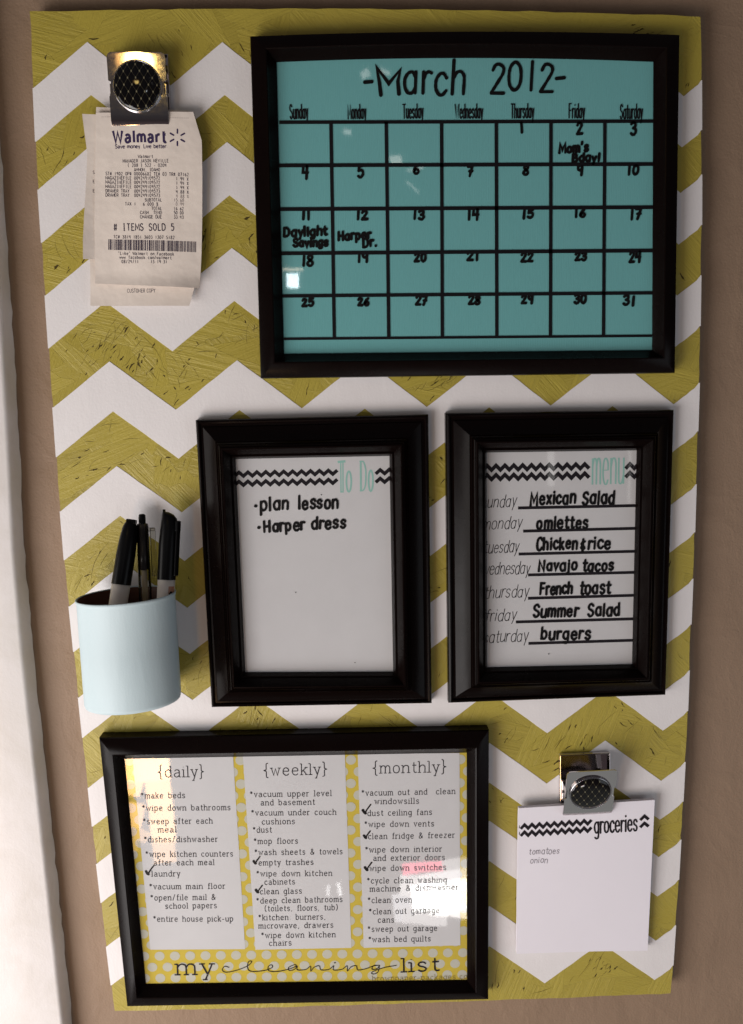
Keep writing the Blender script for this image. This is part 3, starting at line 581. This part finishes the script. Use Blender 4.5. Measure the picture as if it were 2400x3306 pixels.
# cleaning list ------------------------------------------------------
clean, glass, sheet = picture_frame('checklist_frame', [(323, 2378), (1578, 2353), (1576, 3219), (413, 3242)], [(401, 2451), (1508, 2431), (1509, 3167), (470, 3180)], PROF_FLAT,
    'dark brown frame with a yellow polka dot cleaning checklist, lowest on the board')
pg = flat_sheet('polka_dot_sheet', sheet, HP, M_YEL, clean)
ink = Ink(HP); o0 = ink.P(T7(283, 922)); ux = (ink.P(T7(1168, 912)) - o0) / 15; uy = Vector((-ux.y, ux.x)) * .80
SQ = [Vector((p.x, p.z)) for p in sheet]
def inside(p, P):
    n_ = len(P); sg = [(P[(i + 1) % n_] - P[i]).cross(p - P[i]) for i in range(n_)]
    return all(q < 0 for q in sg) or all(q > 0 for q in sg)
PAN = [[(178, 150), (568, 144), (615, 895), (247, 897)], [(606, 143), (1002, 139), (1027, 890), (655, 897)], [(1052, 138), (1447, 134), (1450, 880), (1075, 890)]]
for j in range(-3, 22):
    for i in range(-6, 26):
        c = o0 + ux * (i + .5 * (j % 2)) + uy * j; r = ux.length * .325
        if not inside(c, SQ): continue
        ink.put([c + Vector((math.cos(a * math.pi / 10), math.sin(a * math.pi / 10))) * r for a in range(20)], [tuple(range(20))])
ink.build('dots', M_DOT, pg)
ink = Ink(HP + .00018)
for P in PAN: ink.poly([T7(*p) for p in P])
ink.build('column_panels', M_PAPER, pg)
ink = Ink(HP + .00032); S7 = .8323
LINES = '''*make beds|210,310|382,308
*wipe down bathrooms|215,358|558,355
*sweep after each|218,410|488,407
meal|277,442|348,441
*dishes/dishwasher|222,480|508,478
*wipe kitchen counters|228,537|568,535
after each meal|260,570|495,568
laundry|252,613|362,612
*vacuum main floor|243,663|537,660
*open/file mail &|247,706|500,703
school papers|305,738|505,735
*entire house pick-up|258,788|568,787
*vacuum upper level|633,305|950,300
and basement|675,337|885,334
*vacuum under couch|638,377|968,373
cushions|680,411|808,409
*dust|644,443|718,442
*mop floors|648,487|820,485
*wash sheets & towels|651,530|993,526
empty trashes|667,570|880,567
*wipe down kitchen|658,613|952,610
cabinets|690,645|808,643
clean glass|673,682|835,679
*deep clean bathrooms|658,718|993,711
(toilets, floors, tub)|690,748|975,743
*kitchen: burners,|666,783|927,779
microwave, drawers|667,815|957,811
*wipe down kitchen|677,852|965,848
chairs|708,882|795,880
*vacuum out and  clean|1066,300|1430,292
windowsills|1117,332|1290,330
dust ceiling fans|1090,378|1340,373
*wipe down vents|1077,421|1348,418
clean fridge & freezer|1092,468|1428,462
*wipe down interior|1080,520|1378,516
and exterior doors|1112,552|1390,549
wipe down switches|1098,592|1395,587
*cycle clean washing|1087,640|1397,636
machine & dishwasher|1099,672|1442,664
*clean oven|1090,716|1262,713
*clean out garbage|1095,760|1368,754
cans|1130,792|1193,791
*sweep out garage|1090,828|1360,823
*wash bed quilts|1093,868|1335,864'''
for l in LINES.split('\n'):
    t, a, b = l.split('|'); a = tuple(map(float, a.split(','))); b = tuple(map(float, b.split(',')))
    ink.text(t, T7(*a), T7(*b), 15.5 * S7, 2.7 * S7, serif=True, cap='butt', gap=3.2)
ink.build('task_text', M_TYPE, pg)
ink = Ink(HP + .00032)
for t, a, b, xh, wd in (('{daily}', (275, 228), (457, 226), 30, 3.6), ('{weekly}', (685, 222), (935, 216), 30, 3.6), ('{monthly}', (1108, 213), (1397, 207), 30, 3.6), ('my', (347, 995), (490, 993), 45, 6), ('list', (1223, 984), (1367, 978), 38, 6)):
    ink = Ink(HP + .00032); ink.text(t, T7(*a), T7(*b), xh * S7, wd * S7, serif=True, cap='butt', gap=2.6); ink.build('heading_text', M_INK, pg)
ink = Ink(HP + .00032)
SC = [(552, 966), (536, 962), (526, 975), (540, 985), (580, 978), (625, 960), (640, 944), (628, 944), (624, 968), (640, 982), (690, 978), (720, 966), (716, 956), (704, 964), (708, 980), (740, 982), (780, 974), (812, 962), (806, 956), (784, 966), (786, 978), (806, 974), (816, 962), (818, 976), (850, 974), (868, 962), (870, 980), (882, 966), (902, 960), (910, 976), (940, 974), (958, 960), (958, 976), (990, 974), (1010, 960), (1012, 980), (1026, 964), (1046, 960), (1052, 976), (1080, 972), (1116, 960), (1132, 958), (1112, 960), (1108, 974), (1128, 970), (1136, 958), (1130, 984), (1112, 992), (1108, 984), (1150, 968), (1202, 958)]
ink.stroke([T7(*p) for p in SC], 3.2 * S7, smooth=True); ink.stroke([T7(962, 948), T7(964, 948)], 4)
ink.build('heading_text', M_INK, pg)
ink = Ink(HP + .00032); ink.text('brownpaper-packages.com', T7(1108, 1020), T7(1500, 1010), 15 * S7, 1.7 * S7, serif=True, cap='butt', gap=3)
ink.build('web_address', mat('dim_print_ink', (.22, .17, .05), .7, .2), pg)
for x, y, s_ in ((230, 605, 1), (648, 563, .8), (657, 675, .8), (1072, 368, 1), (1076, 464, .8), (1080, 588, .85)):
    ink = Ink(HG); ink.stroke([T7(x, y - 12 * s_), T7(x + 6 * s_, y - 2), T7(x + 10 * s_, y)], 8.5, rnd=rn); ink.stroke([T7(x + 8 * s_, y - 1), T7(x + 16 * s_, y - 15 * s_), T7(x + 30 * s_, y - 34 * s_)], 5, rnd=rn); ink.build('check_mark', M_MARK, glass)

# ------------------------------------------------------------------ metal clips
def clip(name, loc, tilt, roll, label, lean=1.0):
    rot = Matrix.Rotation(roll, 3, 'Y')
    root = thing(name, loc, label, 'clip', 'magnetic bulldog clips', rot)
    M0 = root.matrix_world.copy()
    W_, H_ = .0258, .0636
    def outline(v):           # half width along the plate's height
        w_ = W_
        for a, r_ in ((v, .006), (H_ - v, .0045)):
            if a < r_: w_ = W_ - (r_ - math.sqrt(max(0, r_ * r_ - (r_ - a) ** 2)))
        if .43 * H_ < v < .635 * H_: w_ -= .0022 * min(1, (v - .43 * H_) / .001, (.635 * H_ - v) / .001)
        return w_
    vs_ = sorted(set([0, .0004, .0012, .0025, .0042, .006, .008, .012, .02] + [.43 * H_, .43 * H_ + .0011, .635 * H_ - .0011, .635 * H_] + [.03, .036, .045, .052, .056, H_ - .0045, H_ - .003, H_ - .0017, H_ - .0008, H_ - .0002, H_]))
    MT = M0 @ Matrix.Rotation(tilt, 4, 'X')
    V = []; F = []; nx = 8
    def prof(v):              # bent foot, top lip curling outwards
        y = 0
        if v < .0095: y += (.0095 - v) ** 2 * 42
        return y
    for off in (-.0005, .0005):
        for v_ in vs_:
            for i in range(nx + 1):
                u = (i / nx * 2 - 1); V.append(MT @ Vector((u * outline(v_), prof(v_) + off + .0002 * u * u, v_)))
    nv = len(vs_); k0 = nv * (nx + 1)
    for j in range(nv - 1):
        for i in range(nx):
            a = j * (nx + 1) + i; F += [(a, a + 1, a + nx + 2, a + nx + 1), (k0 + a, k0 + a + nx + 1, k0 + a + nx + 2, k0 + a + 1)]
        for i in (0, nx):
            a = j * (nx + 1) + i; F.append((a, a + nx + 1, k0 + a + nx + 1, k0 + a))
    for i in range(nx):
        a = (nv - 1) * (nx + 1) + i; F += [(a, a + 1, k0 + a + 1, k0 + a), (i, k0 + i, k0 + i + 1, i + 1)]
    pl = link('front_plate', V, F, M_CHROME, root); shade_auto(pl, 35)
    # cabochon in its ring
    MC = MT @ Matrix.Translation((0, -.0006, .0355)); RR_ = .0208
    def disc(prof_, name_, m_):
        mb = MB(); mb.lathe(prof_, Matrix.Rotation(R(90), 4, 'X'), 48)
        o = mb.build(name_, m_, None, True); o.parent = root; o.matrix_world = MC
        return o
    root_mw = root.matrix_world
    o = disc([(RR_ + .0011 * math.cos(a), .0008 + .0014 * math.sin(a)) for a in [i * math.pi / 6 for i in range(13)]], 'bezel_ring', M_BEZEL)
    o = disc([(RR_ * math.cos(a), .0012 + .0042 * math.sin(a)) for a in [i * math.pi / 2 / 10 for i in range(11)]], 'cabochon', M_CAB)
    # back plate with folded sides
    hb = .0045; mb = MB()
    MBk = M0 @ Matrix.Translation((0, -loc[1] - .0012 - hb * 0, 0))
    bp = MB(); bp.box(-.0262, .0262, -.0012, 0, .001, .0665, MBk); bpo = bp.build('back_plate', M_CHROME, root); bevel(bpo, .0012, 3)
    fl = MB(); fl.box(-.0262, -.0252, -.0050, -.0012, .004, .0660, MBk); fl.box(.0252, .0262, -.0050, -.0012, .004, .0660, MBk); fl.box(-.0262, .0262, -.0042, -.0012, .0655, .0665, MBk); bevel(fl.build('folded_rim', M_CHROME, root), .0004, 2)
    dep = -loc[1] + .0012
    for sx in (-1, 1):
        ar = MB(); x0, x1 = sorted((sx * .0240, sx * .0250)); y_at = lambda v_: -math.sin(tilt) * v_
        P = [(-loc[1] - .0055, .030), (-loc[1] - .0055, .014), (y_at(.020), .018), (y_at(.036) + .001, .034), (y_at(.044) + .0015, .042)]
        P = [(-.004 + (-loc[1]), .040), (-.004 + (-loc[1]), .016), (y_at(.024) + .001, .022), (y_at(.040) + .001, .038)]
        V = [M0 @ Vector((x, y, z)) for x in (x0, x1) for y, z in P]; ar.add(V, [(0, 1, 2, 3), (7, 6, 5, 4), (0, 4, 5, 1), (1, 5, 6, 2), (2, 6, 7, 3), (3, 7, 4, 0)]); ar.build('hinge_ear', M_CHROME, root)
    yp = (-loc[1] - .004 + y_at(.031)) / 2
    pin = MB(); pin.lathe([(0, -.0262), (.0016, -.0262), (.0016, .0262), (0, .0262)], M0 @ Matrix.Translation((0, yp, .030)) @ Matrix.Rotation(R(90), 4, 'Y'), 14); shade_auto(pin.build('hinge_pin', M_CHROME, root))
    sp_ = MB(); sp_.lathe([(.0028 + .0006 * math.cos(i * 1.571), -.016 + .032 * i / 96) for i in range(97)], M0 @ Matrix.Translation((0, yp, .030)) @ Matrix.Rotation(R(90), 4, 'Y'), 14); sp_.build('spring', M_BEZEL, root, True)
    return root
clip('metal_clip', Vector((-.2121, -.0125, .4000)), R(4), R(.8), 'shiny steel clip with a dark lattice button, gripping the store receipts')
clip('metal_clip', Vector((.2072, -.0130, -.2840)), R(17), R(-.8), 'grey steel clip with a dark lattice button, gripping the groceries notepad')

# ------------------------------------------------------------------ receipts under the upper clip
class Surf:
    def __init__(s, h0, terms): s.h0 = h0; s.terms = terms
    def __call__(s, x, z): return s.h0 + s.terms(x, z)
def px_sheet(name, left, right, h, m, label, cat, group, thick=.00015, nx=16, ny=30, jag=0):
    def along(poly, t):
        L = [0]
        for a, b in zip(poly, poly[1:]): L.append(L[-1] + math.dist(a, b))
        d = t * L[-1]
        for i in range(len(poly) - 1):
            if d <= L[i + 1] + 1e-9:
                q = (d - L[i]) / (L[i + 1] - L[i]); return (poly[i][0] + (poly[i + 1][0] - poly[i][0]) * q, poly[i][1] + (poly[i + 1][1] - poly[i][1]) * q)
        return poly[-1]
    V = []; h0 = h.h0
    for back in (0, 1):
        for j in range(ny + 1):
            a, b = along(left, j / ny), along(right, j / ny)
            for i in range(nx + 1):
                q = i / nx; p = un(a[0] + (b[0] - a[0]) * q, a[1] + (b[1] - a[1]) * q, h0)
                V.append((p.x, -(h(p.x, p.z)) + back * thick, p.z))
    k_ = (nx + 1) * (ny + 1); F = []
    for j in range(ny):
        for i in range(nx):
            a = j * (nx + 1) + i; F += [(a, a + nx + 1, a + nx + 2, a + 1), (k_ + a, k_ + a + 1, k_ + a + nx + 2, k_ + a + nx + 1)]
    for j in range(ny):
        for i in (0, nx): a = j * (nx + 1) + i; F.append((a, a + nx + 1, k_ + a + nx + 1, k_ + a))
    for i in range(nx):
        for j in (0, ny): a = j * (nx + 1) + i; F.append((a, a + 1, k_ + a + 1, k_ + a))
    o = link(name, V, F, m, None, True); o.data.set_sharp_from_angle(angle=R(35)); o['label'] = label; o['category'] = cat
    if group: o['group'] = group
    return o
def sheetp(pts): return [T1(*p) for p in pts]
wave = lambda x, z: .0007 * math.sin(x * 62 + 1) + .0008 * math.sin(z * 44 + x * 20 + 1.2) - .006 * max(0, .40 - z)
gB = Surf(.0080, lambda x, z: wave(x, z) + 6 * max(0, .262 - z) ** 2)
gM = Surf(.0093, lambda x, z: wave(x, z) + 7 * max(0, -.250 - x) ** 2)
gF = Surf(.0110, lambda x, z: wave(x, z) + .0009 * math.sin(z * 30 + x * 35) * min(1, max(0, .40 - z) * 12) + 16 * max(0, .275 - z) ** 2 - .5 * max(0, x + .165) ** 1.5 * (z < .42))
px_sheet('receipt', sheetp([(602, 668), (590, 1000), (560, 1500), (563, 1640), (567, 1912)]), sheetp([(1190, 690), (1230, 1200), (1238, 1650), (1217, 1790), (1186, 1913)]), gB, M_RCPT, 'longest receipt at the back of the stack, its tail reading CUSTOMER COPY', 'receipt', 'store receipts')
rc2 = px_sheet('receipt', sheetp([(518, 715), (534, 850), (548, 960), (541, 1100), (529, 1350), (525, 1500), (527, 1622)]), sheetp([(1203, 710), (1225, 900), (1235, 1150), (1238, 1400), (1238, 1620)]), gM, M_RCPT, 'middle receipt of the stack, its left edge curling out past the front one', 'receipt', 'store receipts')
rc3 = px_sheet('receipt', sheetp([(600, 703), (598, 900), (592, 1100), (588, 1400), (592, 1600), (594, 1772)]), sheetp([(1207, 697), (1262, 880), (1265, 1100), (1262, 1400), (1258, 1600), (1250, 1804)]), gF, M_RCPT, 'front receipt printed Walmart with a bar code', 'receipt', 'store receipts')
rc1 = [o for o in COL.objects if o.name == 'receipt'][0]
S1 = .5164
ink = Ink(gB); ink.text('CUSTOMER COPY', T1(795, 1828), T1(973, 1828), 15 * S1, 2.6 * S1, cap='butt'); ink.build('receipt_print', M_THERM, rc1)
ink = Ink(gM)
for t, y in (('S', 1085), ('E', 1142), ('E', 1200)): ink.text(t, T1(580, y), T1(591, y), 12 * S1, 2.6 * S1, cap='butt')
ink.build('receipt_print', M_THERM, rc2)
ink = Ink(gF)
ink.text('Walmart', T1(708, 890), T1(1040, 891), 46 * S1, 15 * S1, cap='butt', gap=3.2, two=True)
for i in range(6):
    a = math.pi / 2 + i * math.pi / 3; c_, s_ = math.cos(a), math.sin(a); ink.stroke([T1(1111 + 27 * c_, 860 - 27 * s_), T1(1111 + 50 * c_, 860 - 50 * s_)], 10 * S1)
ink.text('Save money. Live better.', T1(720, 926), T1(1050, 927), 14.5 * S1, 4.2 * S1, cap='butt', two=True)
ink.build('store_logo', mat('dark_violet_ink', (.045, .03, .085), .7, .2), rc3); ink = Ink(gF)
ink.text('# ITEMS SOLD 5', T1(708, 1439), T1(1092, 1440), 27 * S1, 6 * S1, cap='butt', mono=12.5)
RL = '''Walmart|866,988|960,988
MANAGER JASON NEVILLE|768,1015|1057,1016
( 208 ) 522 - 0204|797,1042|1043,1044
AMMON, IDAHO|838,1070|1003,1071
ST# 1902 OP# 00006682 TE# 03 TR# 07162|658,1092|1181,1101
MAGAZINEFILE 004249109572|658,1119|1002,1124
MAGAZINEFILE 004249109572|658,1145|1002,1151
MAGAZINEFILE 004249109572|658,1172|1002,1178
DRAWER TRAY  004249109573|658,1200|1002,1205
DRAWER TRAY  004249109573|658,1226|1002,1231
1.94 X|1100,1127|1180,1129
1.94 X|1100,1154|1180,1156
1.94 X|1100,1181|1180,1183
4.88 X|1100,1208|1180,1210
SUBTOTAL|905,1258|1013,1259
TAX 1   6.000 %|780,1282|990,1285
TOTAL|947,1311|1013,1312
16 62|1086,1312|1148,1313
CASH  TEND|875,1337|1013,1338
50 00|1086,1338|1148,1339
CHANGE DUE|875,1364|1013,1365
33 43|1086,1365|1148,1366
TC# 3814 1851 3603 1307 5182|708,1488|1092,1494
"Like" Walmart on Facebook|735,1591|1090,1598
www.facebook.com/walmart|745,1616|1075,1621
08/24/11|758,1643|868,1644
13:19:31|942,1645|1047,1646'''
for l in RL.split('\n'):
    t, a, b = l.split('|'); a = tuple(map(float, a.split(','))); b = tuple(map(float, b.split(',')))
    ink.text(t, T1(*a), T1(*b), 12.5 * S1, 3.0 * S1, cap='butt', mono=12.2, two=True)
rn = random.Random(12); x = 676
while x < 1222:
    wd = rn.choice((2.5, 3, 5, 6, 9)); t = (x - 676) / 549; y0 = 1494 + 14 * t; y1 = 1560 + 15 * t
    ink.poly([T1(x, y0), T1(min(x + wd, 1225), y0), T1(min(x + wd, 1225), y1), T1(x, y1)]); x += wd + rn.choice((2.5, 3, 4, 6))
ink.build('receipt_print', M_THERM, rc3)
for t, a, b in (('4.88 X', (1100, 1235), (1180, 1237)), ('15.68', (1086, 1259), (1150, 1260)), ('0.94', (1098, 1284), (1150, 1285))): ink = Ink(gF); ink.text(t, T1(*a), T1(*b), 12.5 * S1, 3.0 * S1, cap='butt', mono=12.2, two=True); ink.build('faded_print', M_FADE, rc3)
ink = Ink(gF)
for x0, x1, y in ((636, 700, 730), (1052, 1180, 737)):
    xx = x0
    ink = Ink(gF)
    while xx < x1: ink.stroke([T1(xx, y), T1(xx + 6, y)], 1.3, 'butt'); xx += 11
    ink.build('perforation', M_FADE, rc3)

# ------------------------------------------------------------------ groceries notepad
PQ = [T8(243, 697), T8(1094, 645), T8(1056, 1600), T8(232, 1611)]
c = un(1880, 3078, .01); pad = thing('notepad', (c.x, 0, c.z), 'white groceries notepad hanging from the lower clip', 'notepad')
P = [un(x, y, .0110) for x, y in PQ]; V = []; nx, ny = 10, 14
def padh(u, v): return .0110 - .0030 * v + (.0022 * max(0, v - .6) * max(0, .6 - u) * 4)
mb = MB(); GV = []
for j in range(ny + 1):
    for i in range(nx + 1):
        u, v_ = i / nx, j / ny; a = P[0].lerp(P[1], u); b = P[3].lerp(P[2], u); q = a.lerp(b, v_); GV.append((q.x, -padh(u, v_), q.z))
k_ = len(GV); F = []
for j in range(ny):
    for i in range(nx): a = j * (nx + 1) + i; F.append((a, a + nx + 1, a + nx + 2, a + 1))
top = link('top_page', GV, F, M_PAD, pad, True)
V = []; F = []
ringi = [i for i in range(nx + 1)] + [j * (nx + 1) + nx for j in range(1, ny + 1)] + [ny * (nx + 1) + i for i in range(nx - 1, -1, -1)] + [j * (nx + 1) for j in range(ny - 1, 0, -1)]
NL = 7
for l in range(NL):
    d = .0004 + .0040 * l / (NL - 1); rn = random.Random(l)
    for i in ringi: x, y, z = GV[i]; V.append((x + rn.uniform(-1, 1) * .0002, y + d, z + rn.uniform(-1, 1) * .0002))
m_ = len(ringi)
for l in range(NL - 1):
    for i in range(m_): F.append((l * m_ + i, l * m_ + (i + 1) % m_, (l + 1) * m_ + (i + 1) % m_, (l + 1) * m_ + i))
F += [tuple(range(m_)), tuple(range((NL - 1) * m_, NL * m_))]
link('page_block', V, F, M_PULP, pad)
ink = Ink(.0110)
class PadS(Surf): pass
def padsurf(x, z):
    v_ = (P[0].z - z) / (P[0].z - P[3].z); u = (x - P[0].x) / (P[1].x - P[0].x); return padh(min(1, max(0, u)), min(1, max(0, v_))) - .0110
ink = Ink(Surf(.0110, lambda x, z: padsurf(x, z) + .00012))
zz_header(ink, T8, ((815, 783, 760, 756), (860, 830, 806, 800)), 256, 698, 1003, 1056, 46, 12, 19)
S8 = .5164; ink.stroke([T8(247, 805), T8(247, 822)], 2, 'butt'); ink.stroke([T8(247, 846), T8(247, 864)], 2, 'butt')
ink.text('groceries', T8(716, 856), T8(986, 838), 74 * S8, 11 * S8, jit=.2, gap=1.8, seed=4, wvar=True)
ink.build('header_print', M_INK, top)
ink = Ink(Surf(.0110, lambda x, z: padsurf(x, z) + .00012))
ink.text('tomatoes', T8(308, 990), T8(498, 983), 27 * S8, 3.6 * S8, jit=1.0, seed=3, slant=.1, wvar=True, gap=2.4); ink.text('onion', T8(315, 1046), T8(423, 1040), 25 * S8, 3.6 * S8, jit=1.0, seed=2, slant=.1, wvar=True, gap=2.4)
ink.build('pencil_writing', M_PENCIL, top)

# ------------------------------------------------------------------ pen cup
CXc, ZT, ZB, AX, BY, HB = -.247, -.0268, -.1325, .0468, .0360, .0006
cup = thing('pen_cup', (CXc, -.036, ZB), 'pale blue oval tin holding pens, fixed to the left edge of the board', 'pen cup')
def oval(a, z, grow=0): return Vector((CXc + (AX + grow) * math.cos(a) + .0, -HB - BY - .0 + (BY + grow) * math.sin(a), z + .040 * AX * math.cos(a)))
n_ = 72; V = []; F = []
PRF = [(0, ZT), (-.0002, ZT + .0003), (.0007, ZT + .0009), (.0014, ZT + .0003), (.0010, ZT - .002), (.0003, ZT - .004), (.0004, (ZT + ZB) / 2), (.0004, ZB + .004), (-.0003, ZB + .001), (-.0020, ZB), (-.02, ZB + .0005)]
for gr, z in PRF:
    for i in range(n_): V.append(oval(2 * math.pi * i / n_, z, gr - .0012))
for j in range(len(PRF) - 1):
    for i in range(n_): a, b = j * n_ + i, j * n_ + (i + 1) % n_; F.append((a, a + n_, b + n_, b))
link('cup_wall', V, F, M_TIN, cup, True)
V = []; F = []
for gr, z in ((-.0011, ZT + .0001), (-.0016, ZT - .004), (-.0016, ZB + .003), (-.03, ZB + .003)):
    for i in range(n_): V.append(oval(2 * math.pi * i / n_, z, gr - .0012))
for j in range(3):
    for i in range(n_): a, b = j * n_ + i, j * n_ + (i + 1) % n_; F.append((a, b, b + n_, a + n_))
link('cup_lining', V, F, M_TININ, cup, True)

def axis_matrix(top, low, spin=0):
    zax = (top - low).normalized(); yax = Vector((0, 1, 0)); xax = yax.cross(zax).normalized(); yax = zax.cross(xax)
    return Matrix.Translation(low) @ Matrix((xax, yax, zax)).transposed().to_4x4() @ Matrix.Rotation(spin, 4, 'Z')
def P4(x, y, h): q = T4(x, y); return un(q[0], q[1], h)
# left marker (seen from its round side)
t0, l0 = P4(712, 1056, .020), P4(643, 1500, .038); ax = (t0 - l0).normalized(); M = axis_matrix(t0, l0); LT = (t0 - l0).length
mk = thing('marker_pen', l0 - ax * .070, 'black capped cream marker leaning right, leftmost in the blue cup', 'marker pen')
MB().lathe([(0, -.07), (.0084, -.07), (.0086, (P4(650, 1405, .034) - l0).dot(ax) + .004), (.006, (P4(650, 1405, .034) - l0).dot(ax) + .004)], M).build('barrel', M_WHITEP, mk, True)
capz = (P4(650, 1405, .034) - l0).dot(ax)
cp = MB(); cp.lathe([(.0086, capz), (.0091, capz), (.0091, capz + .002), (.0090, LT - .034), (.0082, LT - .018), (.0068, LT - .007), (.0052, LT - .003), (.0030, LT - .0028), (.0, LT - .0028)], M); shade_auto(cp.build('cap', M_BLACKP, mk))
cpc = MB(); cpc.box(.0052, .0082, -.003, .003, LT - .050, LT - .006, M @ Matrix.Rotation(1.0, 4, 'Z')); cpc.box(-.0040, .0050, -.004, .004, LT - .0035, LT + .0006, M); bevel(cpc.build('cap_clip', M_BLACKP, mk), .0006)
lg = MB()
for j in range(6):
    pass
V = []; F = []
for j in range(2):
    for i in range(7): a = R(165 + 9 * i); V.append(M @ Vector((.00872 * math.cos(a), .00872 * math.sin(a), -.030 + j * (capz + .006))))
F = [(i, i + 1, i + 8, i + 7) for i in range(6)]
link('printed_band', V, F, M_BEZEL, mk, True)
# clear pen in the middle
t1, l1 = P4(770, 1024, .016), P4(790, 1500, .030); ax = (t1 - l1).normalized(); M = axis_matrix(t1, l1); LT = (t1 - l1).length
pn = thing('ballpoint_pen', l1 - ax * .07, 'clear plastic pen with a dark push button, between the two black capped markers', 'pen')
MB().lathe([(.0040, -.07), (.0058, -.05), (.0060, .012), (.0066, .0135), (.0060, .015), (.0056, LT - .012), (.0050, LT - .0095), (.0042, LT - .0092)], M).build('barrel', M_CLEAR, pn, True)
MB().lathe([(0, .030), (.0043, .031), (.0045, LT - .036), (.0041, LT - .035), (.0041, LT - .010), (0, LT - .010)], M).build('inner_sleeve', M_SMOKE, pn, True)
MB().lathe([(0, -.06), (.0026, -.058), (.0026, .030), (0, .031)], M).build('refill', M_REFILL, pn, True)
shade_auto(MB().lathe([(.0033, LT - .011), (.0034, LT - .004), (.0032, LT - .001), (.0022, LT), (0, LT + .0002)], M).build('push_button', M_BLACKP, pn))
kc = MB(); kc.box(.0072, .0120, -.0022, .0022, LT - .060, LT - .014, M); kc.box(.0045, .0118, -.0022, .0022, LT - .017, LT - .0135, M); bevel(kc.build('pocket_clip', M_CLEAR, pn), .0009, 3)
# right marker with clip and printed emblem
t2, l2 = P4(921, 1014, .020), P4(898, 1490, .036); ax = (t2 - l2).normalized(); M = axis_matrix(t2, l2); LT = (t2 - l2).length
mk = thing('marker_pen', l2 - ax * .07, 'black capped cream marker with a printed emblem, rightmost in the blue cup', 'marker pen')
MB().lathe([(0, -.07), (.0080, -.07), (.0082, (P4(897, 1380, .032) - l2).dot(ax) + .004), (.006, (P4(897, 1380, .032) - l2).dot(ax) + .004)], M).build('barrel', M_WHITEP, mk, True)
capz = (P4(897, 1380, .032) - l2).dot(ax)
n_ = 28; PRF = [(capz, .0082, 0), (capz, .0087, 0), (capz + .03, .0088, .0), (LT - .030, .0088, .0), (LT - .020, .0086, .0003), (LT - .012, .0082, .0004), (LT - .006, .0072, .0), (LT - .002, .0052, -.0016), (LT, .0030, -.0040), (LT, 0, -.0040)]
V = []; F = []
for z, r, sx in PRF:
    for i in range(n_):
        a = 2 * math.pi * i / n_; V.append(M @ Vector((sx + r * math.cos(a), r * math.sin(a), z + (max(0, -math.cos(a)) * .0025 if z > LT - .01 else 0))))
for j in range(len(PRF) - 1):
    for i in range(n_): a, b = j * n_ + i, j * n_ + (i + 1) % n_; F.append((a, b, b + n_, a + n_))
shade_auto(link('cap', V, F, M_BLACKP, mk), 50)
kc = MB(); kc.box(.0090, .0113, -.0030, .0030, capz + .004, LT - .010, M @ Matrix.Rotation(-.35, 4, 'Z')); kc.box(.0075, .0116, -.0028, .0028, LT - .018, LT - .008, M @ Matrix.Rotation(-.35, 4, 'Z')); bevel(kc.build('cap_clip', M_BLACKP, mk), .0009, 3)
def on_barrel(name, a0, a1, z0, z1, m_, rr=.00832):
    V = []; F = []
    for j in range(2):
        for i in range(9): a = R(a0 + (a1 - a0) * i / 8); V.append(M @ Vector((rr * math.cos(a), rr * math.sin(a), (z0, z1)[j])))
    return link(name, V, [(i, i + 1, i + 10, i + 9) for i in range(8)], m_, mk, True)
on_barrel('emblem_block', -62, -12, capz - .0130, capz - .0060, M_LOGO1)
V = []; F = []
for i in range(13):
    q = i / 12; a = R(-72 + 62 * q); zc = capz - .0215 + .0100 * math.sin(math.pi * min(1, q * 1.1))
    for dz in (-.0011, .0011): V.append(M @ Vector((.00838 * math.cos(a), .00838 * math.sin(a), zc + dz)))
link('emblem_arc', V, [(2 * i, 2 * i + 2, 2 * i + 3, 2 * i + 1) for i in range(12)], M_BLACKP, mk, True)
